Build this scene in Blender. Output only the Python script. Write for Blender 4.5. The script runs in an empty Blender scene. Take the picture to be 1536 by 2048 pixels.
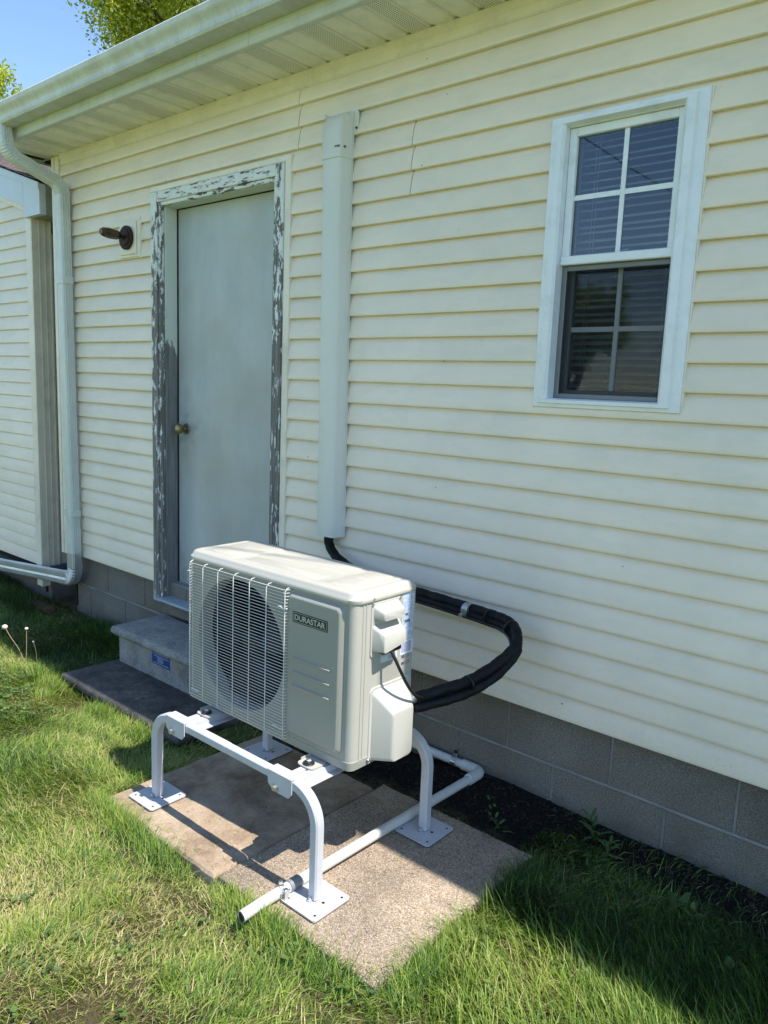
import bpy, bmesh, math, random
import numpy as np
from mathutils import Vector, Matrix
random.seed(7); RNG = np.random.default_rng(7)
C = bpy.context.scene.collection
SC = bpy.context.scene

# ------------------------------------------------------------------ camera
cam_d = bpy.data.cameras.new('camera'); cam = bpy.data.objects.new('camera', cam_d); C.objects.link(cam)
cam_d.sensor_fit = 'VERTICAL'; cam_d.sensor_height = 36; cam_d.sensor_width = 27
cam_d.lens = 1538 / 2048 * 36
cam_d.clip_start = 0.05; cam_d.clip_end = 2000
RM = [(0.75487534, 0.13377858, -0.64207984), (0.65467837, -0.09474957, 0.74994583), (0.0394899, -0.98647139, -0.15910606)]
m = Matrix.Identity(4)
for i in range(3):
    m[i][0] = RM[i][0]; m[i][1] = -RM[i][1]; m[i][2] = -RM[i][2]
m[0][3], m[1][3], m[2][3] = 0, -2.4, 1.49
cam.matrix_world = m
SC.camera = cam
# ------------------------------------------------------------------ light
SUN = Vector((0.55, 0.054, 1.0)).normalized()
w = bpy.data.worlds.new('World'); SC.world = w; w.use_nodes = True
nt = w.node_tree; nt.nodes.clear()
sky = nt.nodes.new('ShaderNodeTexSky'); sky.sky_type = 'NISHITA'; sky.sun_disc = False
sky.sun_elevation = math.asin(SUN.z); sky.sun_rotation = math.atan2(SUN.x, SUN.y)
sky.air_density = 1.0; sky.dust_density = 0.0; sky.ozone_density = 3.8
bg = nt.nodes.new('ShaderNodeBackground'); bg.inputs[1].default_value = 0.12
out = nt.nodes.new('ShaderNodeOutputWorld')
nt.links.new(sky.outputs[0], bg.inputs[0]); nt.links.new(bg.outputs[0], out.inputs[0])
sl = bpy.data.lights.new('sun', 'SUN'); sl.energy = 3.6; sl.angle = math.radians(0.53); sl.color = (1.0, 0.95, 0.87)
so = bpy.data.objects.new('sun', sl); C.objects.link(so)
so.rotation_euler = SUN.to_track_quat('Z', 'Y').to_euler(); so.location = SUN * 30
SC.view_settings.view_transform = 'Standard'; SC.view_settings.look = 'None'
SC.view_settings.exposure = 1.16; SC.view_settings.gamma = 1.0
SC.cycles.max_bounces = 8; SC.cycles.transparent_max_bounces = 16
try: SC.cycles.use_denoising = True
except Exception: pass

# ------------------------------------------------------------------ materials
class NB:
    """tiny node helper"""
    def __init__(s, name):
        s.m = bpy.data.materials.new(name); s.m.use_nodes = True; s.t = s.m.node_tree; s.t.nodes.clear()
        s.o = s.n('ShaderNodeOutputMaterial'); s.tc = s.n('ShaderNodeTexCoord').outputs['Object']
    def n(s, k): return s.t.nodes.new(k)
    def l(s, a, b): s.t.links.new(a, b)
    def val(s, inp, v):
        if hasattr(v, 'is_linked') or isinstance(v, bpy.types.NodeSocket): s.l(v, inp)
        elif isinstance(v, (tuple, list)): inp.default_value = (*v, 1) if len(v) == 3 and inp.type == 'RGBA' else v
        else: inp.default_value = v
    def mapped(s, scale):
        q = s.n('ShaderNodeMapping'); s.l(s.tc, q.inputs[0]); q.inputs['Scale'].default_value = scale; return q.outputs[0]
    def noise(s, scale, detail=4, rough=0.6, co=None):
        q = s.n('ShaderNodeTexNoise'); s.l(co if co is not None else s.tc, q.inputs['Vector'])
        q.inputs['Scale'].default_value = scale; q.inputs['Detail'].default_value = detail; q.inputs['Roughness'].default_value = rough
        return q.outputs[0]
    def voro(s, scale, feat='F1', out='Distance', co=None):
        q = s.n('ShaderNodeTexVoronoi'); q.feature = feat; s.l(co if co is not None else s.tc, q.inputs['Vector'])
        q.inputs['Scale'].default_value = scale; return q.outputs[out]
    def ramp(s, fac, stops, interp='LINEAR'):
        q = s.n('ShaderNodeValToRGB'); s.val(q.inputs[0], fac); q.color_ramp.interpolation = interp
        e = q.color_ramp.elements
        while len(e) < len(stops): e.new(0.5)
        for el, (p, c) in zip(e, stops):
            el.position = p; el.color = (*c, 1) if isinstance(c, tuple) else (c, c, c, 1)
        return q.outputs[0]
    def mix(s, f, a, b, mode='MIX'):
        q = s.n('ShaderNodeMix'); q.data_type = 'RGBA'; q.blend_type = mode
        s.val(q.inputs[0], f); s.val(q.inputs[6], a); s.val(q.inputs[7], b); return q.outputs[2]
    def math(s, op, a, b=0.0, c=0.0):
        q = s.n('ShaderNodeMath'); q.operation = op; s.val(q.inputs[0], a); s.val(q.inputs[1], b); s.val(q.inputs[2], c); return q.outputs[0]
    def sep(s):
        q = s.n('ShaderNodeSeparateXYZ'); s.l(s.tc, q.inputs[0]); return q.outputs
    def bump(s, h, strength=0.3, dist=0.01, normal=None):
        q = s.n('ShaderNodeBump'); s.val(q.inputs['Height'], h); q.inputs['Strength'].default_value = strength; q.inputs['Distance'].default_value = dist
        if normal is not None: s.l(normal, q.inputs['Normal'])
        return q.outputs[0]
    def pr(s, color, rough=0.5, metal=0.0, normal=None, spec=0.5, **kw):
        p = s.n('ShaderNodeBsdfPrincipled'); s.val(p.inputs['Base Color'], color); s.val(p.inputs['Roughness'], rough)
        s.val(p.inputs['Metallic'], metal); p.inputs['Specular IOR Level'].default_value = spec
        if normal is not None: s.l(normal, p.inputs['Normal'])
        for k, v in kw.items(): s.val(p.inputs[k.replace('_', ' ')], v)
        return p.outputs[0]
    def done(s, sh): s.l(sh, s.o.inputs[0]); return s.m

def simple(name, col, rough=0.5, metal=0.0, var=0.12, vs=6.0, bump=0.08, bs=60.0, spec=0.5, dirt=None):
    b = NB(name)
    f = b.ramp(b.noise(vs, 5), [(0.3, 1 - var), (0.7, 1 + var * 0.3)])
    c = b.mix(1.0, col, f, 'MULTIPLY')
    if dirt:
        d = b.ramp(b.noise(dirt[1], 6, 0.7), [(0.5, 0.0), (0.75, dirt[2])]); c = b.mix(d, c, dirt[0])
    nr = b.bump(b.noise(bs, 4), bump, 0.004) if bump else None
    return b.done(b.pr(c, b.ramp(b.noise(vs * 3, 4), [(0.2, max(rough - .08, .03)), (0.8, min(rough + .12, 1))]), metal, nr, spec))

def m_siding():
    b = NB('cream vinyl siding')
    grain = b.noise(14, 5, 0.65, b.mapped((0.35, 1, 5)))
    f = b.ramp(b.noise(1.6, 5, 0.6), [(0.25, 0.86), (0.75, 1.03)])
    c = b.mix(1.0, (0.86, 0.755, 0.605), f, 'MULTIPLY')
    st = b.ramp(b.noise(5, 6, 0.7, b.mapped((1.0, 1, 2.5))), [(0.48, 0.0), (0.74, 0.42)])
    c = b.mix(st, c, (0.60, 0.58, 0.46))
    z = b.sep()[2]
    low = b.math('MULTIPLY', b.ramp(b.math('MULTIPLY_ADD', z, 1.0, b.math('MULTIPLY', b.noise(5, 5), 0.35)), [(0.48, 1.0), (0.72, 0.0)]), b.ramp(b.noise(110, 6, 0.8), [(0.52, 0.0), (0.66, 0.45)]))
    c = b.mix(low, c, (0.42, 0.36, 0.26))
    # fly specks and chips
    sp = b.ramp(b.voro(9, co=b.mapped((1, 0.2, 1.3))), [(0.028, 1.0), (0.04, 0.0)])
    gate = b.ramp(b.noise(3, 3), [(0.42, 0.0), (0.5, 0.8)])
    c = b.mix(b.math('MULTIPLY', sp, gate), c, (0.09, 0.08, 0.06))
    sp2 = b.ramp(b.voro(38), [(0.05, 0.5), (0.075, 0.0)])
    c = b.mix(b.math('MULTIPLY', sp2, b.ramp(b.noise(6, 3), [(0.58, 0.0), (0.64, 0.8)])), c, (0.2, 0.18, 0.13))
    return b.done(b.pr(c, b.ramp(grain, [(0.3, 0.36), (0.7, 0.52)]), 0, b.bump(grain, 0.25, 0.003, b.bump(b.noise(2.2, 3), 0.45, 0.02)), 0.6))

def m_trim(name, col): return simple(name, col, 0.42, 0, 0.1, 4, 0.05, 40, dirt=((0.30, 0.29, 0.22), 9, 0.35))

def m_gutter():
    b = NB('weathered painted gutter')
    x = b.sep()
    f = b.ramp(b.noise(5, 8, 0.8, b.mapped((1.6, 1, 0.9))), [(0.40, 0.0), (0.72, 0.7)])
    c = b.mix(f, (0.60, 0.63, 0.56), (0.36, 0.33, 0.25))
    c = b.mix(b.ramp(b.noise(90, 3), [(0.6, 0.0), (0.7, 0.3)]), c, (0.25, 0.23, 0.18))
    return b.done(b.pr(c, 0.4, 0, b.bump(b.noise(25, 4), 0.08, 0.004)))

def m_peel(hz=False):
    b = NB('peeling white paint on grey wood')
    z = b.sep()[2]
    co = b.mapped((0.42, 1, 1.6) if hz else (1, 1, 0.42)); gr = (0.12, 3.0, 3.0) if hz else (3.0, 3.0, 0.12)
    n1 = b.noise(30, 10, 0.72, co); n2 = b.noise(60, 3, 0.5, b.mapped((0.25, 1.2, 1.2) if hz else (1.2, 1.2, 0.25)))
    lv = b.math('MULTIPLY_ADD', z, 0.16, 0.165)   # more paint kept higher up
    edge = b.math('ADD', b.math('SUBTRACT', lv, n1), b.math('MULTIPLY', b.math('SUBTRACT', n2, 0.5), 0.13))
    mk = b.ramp(edge, [(0.0, 0.0), (0.012, 1.0)])
    fl = b.ramp(b.noise(55, 5, 0.6, b.mapped((0.3, 1, 1) if hz else (1, 1, 0.22))), [(0.57, 0.0), (0.59, 1.0)])
    mk = b.math('MAXIMUM', mk, b.math('MULTIPLY', fl, b.ramp(b.noise(4, 3), [(0.42, 0.0), (0.5, 1.0)])))
    wood = b.ramp(b.noise(30, 6, 0.75, b.mapped(gr)), [(0.25, (0.045, 0.042, 0.038)), (0.5, (0.165, 0.155, 0.143)), (0.75, (0.34, 0.32, 0.295))])
    paint = b.mix(b.ramp(b.noise(12, 4), [(0.4, 0.0), (0.8, 0.4)]), (0.74, 0.76, 0.73), (0.50, 0.51, 0.47))
    h = b.math('ADD', b.math('MULTIPLY', mk, 0.5), b.math('MULTIPLY', b.noise(30, 6, 0.75, b.mapped(gr)), 0.35))
    return b.done(b.pr(b.mix(mk, wood, paint), b.ramp(mk, [(0, 0.85), (1, 0.5)]), 0, b.bump(h, 0.7, 0.006)))

def m_jamb():
    b = NB('jamb with worn paint')
    z = b.sep()[2]
    n1 = b.noise(9, 6, 0.65, b.mapped((1, 1, 0.35)))
    edge = b.math('ADD', b.math('SUBTRACT', z, 1.72), b.math('MULTIPLY', b.math('SUBTRACT', n1, 0.5), 1.1))
    mk = b.ramp(edge, [(0.0, 0.0), (0.05, 1.0)])
    wood = b.ramp(b.noise(30, 6, 0.75, b.mapped((3.0, 3.0, 0.15))), [(0.25, (0.07, 0.07, 0.07)), (0.7, (0.27, 0.27, 0.26))])
    c = b.mix(mk, wood, (0.62, 0.66, 0.58))
    return b.done(b.pr(c, 0.7, 0, b.bump(b.noise(40, 5, 0.7, b.mapped((3, 3, 0.3))), 0.4, 0.004)))

def m_door():
    b = NB('dusty blue grey painted door')
    f = b.ramp(b.noise(3.0, 6, 0.65, b.mapped((2.2, 1, 0.5))), [(0.3, 0.0), (0.7, 1.0)])
    c = b.mix(f, (0.38, 0.43, 0.44), (0.49, 0.515, 0.50))
    # rusty brown wash low down in the middle, and dust specks
    s = b.ramp(b.noise(1.7, 5, 0.6), [(0.46, 0.0), (0.70, 0.7)])
    c = b.mix(s, c, (0.37, 0.365, 0.32))
    z = b.sep()
    kd = b.math('ADD', b.math('ABSOLUTE', b.math('MULTIPLY', b.math('SUBTRACT', z[2], 1.23), 0.8)), b.math('ABSOLUTE', b.math('SUBTRACT', z[0], -3.56)))
    c = b.mix(b.math('MULTIPLY', b.ramp(kd, [(0.02, 0.55), (0.22, 0.0)]), b.ramp(b.noise(16, 5, 0.7), [(0.4, 0.2), (0.6, 1.0)])), c, (0.16, 0.15, 0.13))
    c = b.mix(b.math('MULTIPLY', b.ramp(z[2], [(0.30, 0.7), (0.62, 0.0)]), b.ramp(b.noise(30, 6, 0.75, b.mapped((1, 1, 0.4))), [(0.42, 0.0), (0.62, 1.0)])), c, (0.15, 0.13, 0.10))
    sp = b.ramp(b.noise(120, 3, 0.7), [(0.62, 0.0), (0.70, 0.45)])
    c = b.mix(b.math('MULTIPLY', sp, b.ramp(b.noise(4, 3), [(0.45, 0), (0.6, 1)])), c, (0.17, 0.20, 0.21))
    return b.done(b.pr(c, b.ramp(b.noise(6, 4), [(0.3, 0.36), (0.7, 0.55)]), 0, b.bump(b.noise(180, 3), 0.1, 0.002)))

def m_block():
    b = NB('grey split concrete block')
    n = b.noise(210, 5, 0.75); big = b.noise(2.2, 4, 0.6)
    c = b.ramp(n, [(0.32, (0.075, 0.07, 0.06)), (0.5, (0.20, 0.188, 0.165)), (0.70, (0.37, 0.35, 0.31))])
    c = b.mix(1.0, c, b.ramp(big, [(0.3, 0.72), (0.7, 1.12)]), 'MULTIPLY')
    c = b.mix(b.ramp(b.noise(1.3, 3), [(0.42, 0.0), (0.7, 0.5)]), c, (0.20, 0.155, 0.10))
    c = b.mix(b.ramp(b.noise(0.9, 3), [(0.5, 0.0), (0.7, 0.3)]), c, (0.15, 0.14, 0.18))
    c = b.mix(b.ramp(b.math('MULTIPLY_ADD', b.noise(9, 5, 0.7), 0.25, b.sep()[2]), [(0.08, 0.55), (0.2, 0.0)]), c, (0.09, 0.08, 0.065))
    return b.done(b.pr(c, 0.95, 0, b.bump(b.noise(230, 4, 0.75), 0.8, 0.006), 0.2))

def m_conc(name, dark, mid, light, bs=60, moss=0.25):
    b = NB(name)
    n = b.noise(7, 8, 0.72); f = b.noise(bs, 5, 0.7)
    c = b.ramp(n, [(0.28, dark), (0.5, mid), (0.75, light)])
    c = b.mix(1.0, c, b.ramp(f, [(0.3, 0.62), (0.7, 1.2)]), 'MULTIPLY')
    if moss: c = b.mix(b.ramp(b.noise(4.5, 7, 0.75), [(0.5, 0.0), (0.7, moss)]), c, (0.035, 0.035, 0.035))
    return b.done(b.pr(c, 0.92, 0, b.bump(b.math('ADD', f, b.math('MULTIPLY', n, 0.7)), 0.6, 0.006), 0.25))

def m_aggregate():
    b = NB('exposed aggregate slab')
    cell = b.voro(210, 'F1', 'Color'); d = b.voro(210)
    stone = b.ramp(b.n_sep(cell), [(0.0, (0.22, 0.15, 0.11)), (0.2, (0.42, 0.32, 0.23)), (0.6, (0.54, 0.43, 0.32)), (0.85, (0.68, 0.58, 0.46)), (1.0, (0.34, 0.25, 0.18))])
    gaps = b.ramp(d, [(0.35, 0.0), (0.62, 1.0)])
    c = b.mix(b.math('MULTIPLY', gaps, 0.6), stone, (0.30, 0.23, 0.17))
    big = b.noise(3.5, 6, 0.65)
    c = b.mix(1.0, c, b.ramp(big, [(0.3, 0.55), (0.7, 1.0)]), 'MULTIPLY')
    c = b.mix(b.ramp(b.noise(9, 6, 0.75), [(0.56, 0.0), (0.72, 0.6)]), c, (0.09, 0.075, 0.055))
    h = b.math('SUBTRACT', 1.0, d)
    return b.done(b.pr(c, 0.88, 0, b.bump(h, 0.7, 0.004), 0.3))
def _nsep(s, col):
    q = s.n('ShaderNodeSeparateColor'); s.l(col, q.inputs[0]); return q.outputs[0]
NB.n_sep = _nsep

def m_tanslab():
    b = NB('tan stained concrete slab')
    n = b.noise(5, 8, 0.7); f = b.noise(140, 4, 0.7)
    c = b.ramp(n, [(0.28, (0.12, 0.085, 0.06)), (0.43, (0.28, 0.205, 0.14)), (0.58, (0.42, 0.325, 0.235)), (0.75, (0.56, 0.47, 0.36))])
    c = b.mix(1.0, c, b.ramp(f, [(0.3, 0.75), (0.7, 1.12)]), 'MULTIPLY')
    c = b.mix(b.ramp(b.noise(12, 7, 0.75), [(0.58, 0.0), (0.75, 0.55)]), c, (0.16, 0.12, 0.085))
    return b.done(b.pr(c, 0.9, 0, b.bump(b.math('ADD', f, n), 0.4, 0.004), 0.25))

def m_ground():
    b = NB('soil and thatch')
    n = b.noise(6, 8, 0.75); f = b.noise(90, 5, 0.75)
    c = b.ramp(n, [(0.3, (0.05, 0.038, 0.024)), (0.5, (0.13, 0.105, 0.055)), (0.7, (0.20, 0.17, 0.08))])
    c = b.mix(1.0, c, b.ramp(f, [(0.3, 0.5), (0.7, 1.3)]), 'MULTIPLY')
    # far lawn: the blades are only built near the house, so the sheet itself is grass green further out
    x = b.sep(); far = b.ramp(b.math('MULTIPLY', x[1], -0.1), [(0.28, 0.0), (0.36, 1.0)])
    c = b.mix(far, c, b.ramp(b.noise(3, 6), [(0.3, (0.22, 0.29, 0.09)), (0.7, (0.30, 0.36, 0.14))]))
    # damp black mulch against the foundation
    yy = b.math('ADD', x[1], b.math('MULTIPLY', b.math('SUBTRACT', b.noise(8, 4), 0.5), 0.16))
    band = b.ramp(b.math('MULTIPLY', b.math('ADD', yy, 1.0), 0.5), [(0.375, 0.0), (0.40, 1.0)])
    band = b.math('MULTIPLY', band, b.ramp(b.math('MULTIPLY_ADD', x[0], 0.1, 0.5), [(0.15, 0.0), (0.2, 1.0)]))
    c = b.mix(band, c, b.ramp(b.noise(110, 5, 0.8), [(0.4, (0.008, 0.007, 0.006)), (0.75, (0.045, 0.036, 0.028))]))
    return b.done(b.pr(c, 0.95, 0, b.bump(b.noise(70, 6, 0.8), 1.0, 0.02), 0.15))

def m_leafy(name, stops, attr='tint', trans=0.35, rough=0.5, nscale=2.2, namp=0.35):
    b = NB(name)
    a = b.n('ShaderNodeAttribute'); a.attribute_name = attr
    f = b.math('ADD', a.outputs['Fac'], b.math('MULTIPLY', b.math('SUBTRACT', b.noise(nscale, 4), 0.5), namp))
    c = b.ramp(f, stops)
    d = b.pr(c, rough, 0, None, 0.35)
    t = b.n('ShaderNodeBsdfTranslucent'); b.l(b.mix(1.0, c, (1.5, 1.5, 0.75), 'MULTIPLY'), t.inputs[0])
    mx = b.n('ShaderNodeMixShader'); mx.inputs[0].default_value = trans; b.l(d, mx.inputs[1]); b.l(t.outputs[0], mx.inputs[2])
    return b.done(mx.outputs[0])

def m_glass():
    b = NB('window glass')
    fr = b.n('ShaderNodeFresnel'); fr.inputs[0].default_value = 1.62
    g = b.n('ShaderNodeBsdfGlossy'); g.inputs['Roughness'].default_value = 0.015; g.inputs[0].default_value = (0.95, 0.97, 1, 1)
    b.l(b.bump(b.noise(1.7, 2), 0.04, 0.05), g.inputs['Normal'])
    t = b.n('ShaderNodeBsdfTransparent'); t.inputs[0].default_value = (0.74, 0.79, 0.81, 1)
    mx = b.n('ShaderNodeMixShader'); b.l(b.math('ADD', fr.outputs[0], 0.0), mx.inputs[0]); b.l(t.outputs[0], mx.inputs[1]); b.l(g.outputs[0], mx.inputs[2])
    return b.done(mx.outputs[0])

def m_screen():
    b = NB('dark insect screen')
    d = b.n('ShaderNodeBsdfDiffuse'); d.inputs[0].default_value = (0.03, 0.032, 0.035, 1)
    t = b.n('ShaderNodeBsdfTransparent')
    mx = b.n('ShaderNodeMixShader'); mx.inputs[0].default_value = 0.72; b.l(d.outputs[0], mx.inputs[1]); b.l(t.outputs[0], mx.inputs[2])
    return b.done(mx.outputs[0])

def m_perf():
    b = NB('perforated soffit vinyl')
    q = b.mapped((105, 105, 1)); fx = b.n('ShaderNodeVectorMath'); fx.operation = 'FRACTION'; b.l(q, fx.inputs[0])
    s = b.n('ShaderNodeSeparateXYZ'); b.l(fx.outputs[0], s.inputs[0])
    dx = b.math('SUBTRACT', s.outputs[0], 0.5); dy = b.math('SUBTRACT', s.outputs[1], 0.5)
    d = b.math('ADD', b.math('MULTIPLY', dx, dx), b.math('MULTIPLY', dy, dy))
    hole = b.math('MULTIPLY', b.ramp(d, [(0.055, 1.0), (0.075, 0.0)]), b.math('LESS_THAN', b.sep()[2], 2.789))
    c = b.mix(1.0, (0.87, 0.83, 0.72), b.ramp(b.noise(4, 5), [(0.3, 0.85), (0.7, 1.0)]), 'MULTIPLY')
    c = b.mix(hole, c, (0.05, 0.05, 0.035))
    return b.done(b.pr(c, 0.5))

def m_tape():
    b = NB('black foam tape wrap')
    wv = b.n('ShaderNodeTexNoise'); b.l(b.tc, wv.inputs[0]); wv.inputs['Scale'].default_value = 22; wv.inputs['Detail'].default_value = 5
    return b.done(b.pr((0.006, 0.0065, 0.008), b.ramp(wv.outputs[0], [(0.3, 0.5), (0.7, 0.7)]), 0, b.bump(wv.outputs[0], 0.7, 0.012), 0.25))

M = dict(
    siding=m_siding(), cream=m_trim('cream vinyl trim', (0.83, 0.755, 0.62)), tan=m_trim('tan corner board', (0.74, 0.66, 0.51)),
    soffit=m_trim('soffit vinyl', (0.87, 0.83, 0.72)), perf=m_perf(), fascia=m_trim('pale aluminium fascia', (0.62, 0.64, 0.56)),
    gutter=m_gutter(), spout=simple('ribbed downspout', (0.62, 0.65, 0.60), 0.35, 0.0, 0.1, 5, 0.04, 50, dirt=((0.33, 0.34, 0.30), 8, 0.35)),
    spoutlow=simple('bare ribbed downspout', (0.50, 0.53, 0.55), 0.33, 0.55, 0.15, 5, 0.05, 50, dirt=((0.26, 0.24, 0.2), 10, 0.4)),
    peel=m_peel(), peelh=m_peel(True), jamb=m_jamb(), door=m_door(), block=m_block(), black=simple('black gap', (0.006, 0.006, 0.007), 0.9, 0, 0.1, 5, 0),
    mortar=simple('mortar', (0.27, 0.265, 0.245), 0.95, 0, 0.25, 12, 0.6, 120, 0.2),
    step=m_conc('grey precast concrete', (0.16, 0.155, 0.145), (0.30, 0.29, 0.27), (0.40, 0.385, 0.355), 90, 0.35),
    steplow=m_conc('weathered step tread', (0.035, 0.032, 0.032), (0.11, 0.10, 0.092), (0.23, 0.205, 0.18), 70, 0.65),
    sand=m_tanslab(), agg=m_aggregate(), ground=m_ground(),
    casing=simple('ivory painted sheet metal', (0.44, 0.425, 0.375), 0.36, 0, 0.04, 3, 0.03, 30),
    front=simple('shade-darkened ivory front', (0.30, 0.30, 0.265), 0.36, 0, 0.04, 3, 0.03, 30),  # casing ivory darkened: the shade on front and base is put into the colour
    plastic=simple('ivory plastic', (0.48, 0.47, 0.425), 0.42, 0, 0.03, 5, 0.03, 60),
    white=simple('white vinyl', (0.80, 0.83, 0.85), 0.35, 0, 0.05, 6, 0.03, 40, dirt=((0.35, 0.36, 0.34), 14, 0.3)),
    greyframe=simple('grey screen frame', (0.19, 0.20, 0.205), 0.4, 0.3, 0.08), muntin=simple('white muntin', (0.66, 0.70, 0.73), 0.35, 0, 0.05),
    screenm=m_screen(), glass=m_glass(), slat=simple('blind slat', (0.74, 0.75, 0.73), 0.5, 0, 0.06, 6, 0),
    powder=simple('white powder coat', (0.51, 0.515, 0.545), 0.33, 0, 0.05, 8, 0.05, 80, dirt=((0.33, 0.31, 0.28), 30, 0.25)),
    pvc=simple('white pvc', (0.60, 0.59, 0.55), 0.3, 0, 0.06, 8, 0.03, 60, dirt=((0.25, 0.23, 0.2), 22, 0.4)),
    zinc=simple('zinc plated steel', (0.62, 0.63, 0.62), 0.28, 0.9, 0.2, 30, 0.1), darksteel=simple('dark steel washer', (0.05, 0.05, 0.055), 0.4, 0.5, 0.2),
    rubber=simple('black rubber', (0.014, 0.014, 0.015), 0.65, 0, 0.2, 20, 0.2), tape=m_tape(),
    cable=simple('black cable', (0.012, 0.012, 0.012), 0.35, 0, 0.1, 20, 0), fan=simple('dark fan plastic', (0.004, 0.004, 0.016), 0.45, 0, 0.1, 5, 0, spec=0.25),
    dark=simple('dark coil', (0.008, 0.008, 0.009), 0.6, 0.2, 0.3, 40, 0.3, 200), wire=simple('white coated wire', (0.60, 0.60, 0.57), 0.35, 0, 0.03, 5, 0),
    badge=simple('black badge', (0.008, 0.010, 0.009), 0.35, 0, 0.1, 5, 0), silver=simple('pale lettering', (0.42, 0.47, 0.41), 0.45, 0, 0.05, 5, 0),
    label=simple('pale blue printed label', (0.52, 0.62, 0.76), 0.45, 0, 0.05, 5, 0), labelw=simple('white label', (0.70, 0.73, 0.80), 0.45, 0, 0.03, 5, 0),
    ink=simple('ink', (0.10, 0.12, 0.17), 0.6, 0, 0.1, 5, 0), inkp=simple('violet ink', (0.30, 0.31, 0.48), 0.6, 0, 0.1, 5, 0), inkg=simple('grey ink', (0.36, 0.36, 0.33), 0.6, 0, 0.1, 5, 0),
    bluest=simple('blue sticker', (0.008, 0.045, 0.20), 0.5, 0, 0.3, 40, 0), whitest=simple('sticker print', (0.42, 0.5, 0.62), 0.5, 0, 0.1, 5, 0),
    rust=simple('rusty brown metal', (0.045, 0.022, 0.016), 0.7, 0.3, 0.4, 40, 0.5, 90), brass=simple('aged brass', (0.30, 0.25, 0.15), 0.3, 0.85, 0.3, 40, 0.1),
    lamp=simple('tarnished lampholder', (0.10, 0.07, 0.04), 0.35, 0.6, 0.4, 40, 0.2),
    duct=simple('pale grey duct plastic', (0.67, 0.675, 0.61), 0.42, 0, 0.04, 4, 0.02, 40), duct_d=simple('duct slot', (0.1, 0.11, 0.1), 0.6, 0, 0.1),
    shingle=simple('weathered brown shingle', (0.14, 0.115, 0.11), 0.95, 0, 0.35, 14, 0.9, 150, 0.2, dirt=((0.30, 0.27, 0.26), 30, 0.6)),
    fwhite=simple('white painted fascia', (0.60, 0.66, 0.72), 0.4, 0, 0.06, 5, 0.05, 30, dirt=((0.33, 0.36, 0.38), 5, 0.35)),
    fdark=simple('dark grey soffit metal', (0.30, 0.31, 0.27), 0.5, 0, 0.1, 6, 0.05), brick=simple('red brick', (0.16, 0.07, 0.05), 0.9, 0, 0.3, 30, 0.7, 120, 0.2),  # fdark is one dark grey for the garage eave box
    bark=simple('bark', (0.09, 0.07, 0.055), 0.95, 0, 0.4, 8, 1.0, 30, 0.2), wood=simple('weathered sill wood', (0.17, 0.15, 0.13), 0.85, 0, 0.35, 18, 0.5, 80),
    sill=simple('grey metal sill', (0.36, 0.42, 0.46), 0.45, 0.1, 0.15, 12, 0.1), room=simple('dim room', (0.03, 0.03, 0.03), 0.9, 0, 0.1, 3, 0),
    mulch=simple('mulch chips', (0.05, 0.038, 0.028), 0.9, 0, 0.85, 90, 0.6, 150, 0.2), dryleaf=simple('dry brown leaf', (0.24, 0.11, 0.06), 0.7, 0, 0.4, 60, 0.3),
    puff=simple('spent dandelion head', (0.62, 0.56, 0.47), 0.9, 0, 0.2, 80, 0.5), stem=simple('pinkish stem', (0.30, 0.22, 0.14), 0.6, 0, 0.2, 40, 0),
    tie=simple('grey pipe sleeve', (0.25, 0.26, 0.27), 0.4, 0.2, 0.1, 20, 0.1),
    grass=m_leafy('grass blades', [(0.0, (0.018, 0.042, 0.010)), (0.22, (0.050, 0.115, 0.018)), (0.45, (0.145, 0.240, 0.032)), (0.66, (0.27, 0.345, 0.058)), (0.84, (0.38, 0.34, 0.13)), (1.0, (0.50, 0.42, 0.23))], trans=0.22, nscale=3.2, namp=0.75),
    weed=m_leafy('broad weed leaves', [(0.0, (0.025, 0.06, 0.02)), (0.5, (0.07, 0.14, 0.04)), (1.0, (0.15, 0.22, 0.06))], trans=0.25),
    foliage=m_leafy('spring foliage', [(0.0, (0.10, 0.15, 0.025)), (0.5, (0.34, 0.40, 0.055)), (1.0, (0.62, 0.60, 0.11))], trans=0.55, nscale=0.5, namp=0.5),
)

# ------------------------------------------------------------------ mesh helpers
def link(name, me, mat, parent=None, smooth=False, kind=None, label=None):
    if mat is not None and not me.materials: me.materials.append(mat)
    if smooth:
        me.polygons.foreach_set('use_smooth', [True] * len(me.polygons))
        if smooth is not True: me.set_sharp_from_angle(angle=math.radians(smooth))
    o = bpy.data.objects.new(name, me); C.objects.link(o)
    if parent is not None:
        o.parent = parent
        q = parent; off = Matrix.Identity(4)
        while q is not None:
            off = off @ Matrix.Translation(q.location); q = q.parent if q.parent and q.parent.matrix_parent_inverse == Matrix.Identity(4) else None
        # children of empties carry world-space meshes; children of meshes share their parent's frame
        if parent.type == 'EMPTY': o.matrix_parent_inverse = Matrix.Translation(-Vector(parent.location))
    if kind: o['kind'] = kind
    if label: o['label'] = label
    return o

def thing(name, label, cat, loc=(0, 0, 0), group=None):
    o = bpy.data.objects.new(name, None); C.objects.link(o); o.location = loc; o.empty_display_size = 0.1
    o['label'] = label; o['category'] = cat
    if group: o['group'] = group
    return o
def tag(o, label, cat, group=None):
    o['label'] = label; o['category'] = cat
    if group: o['group'] = group
    return o

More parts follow.
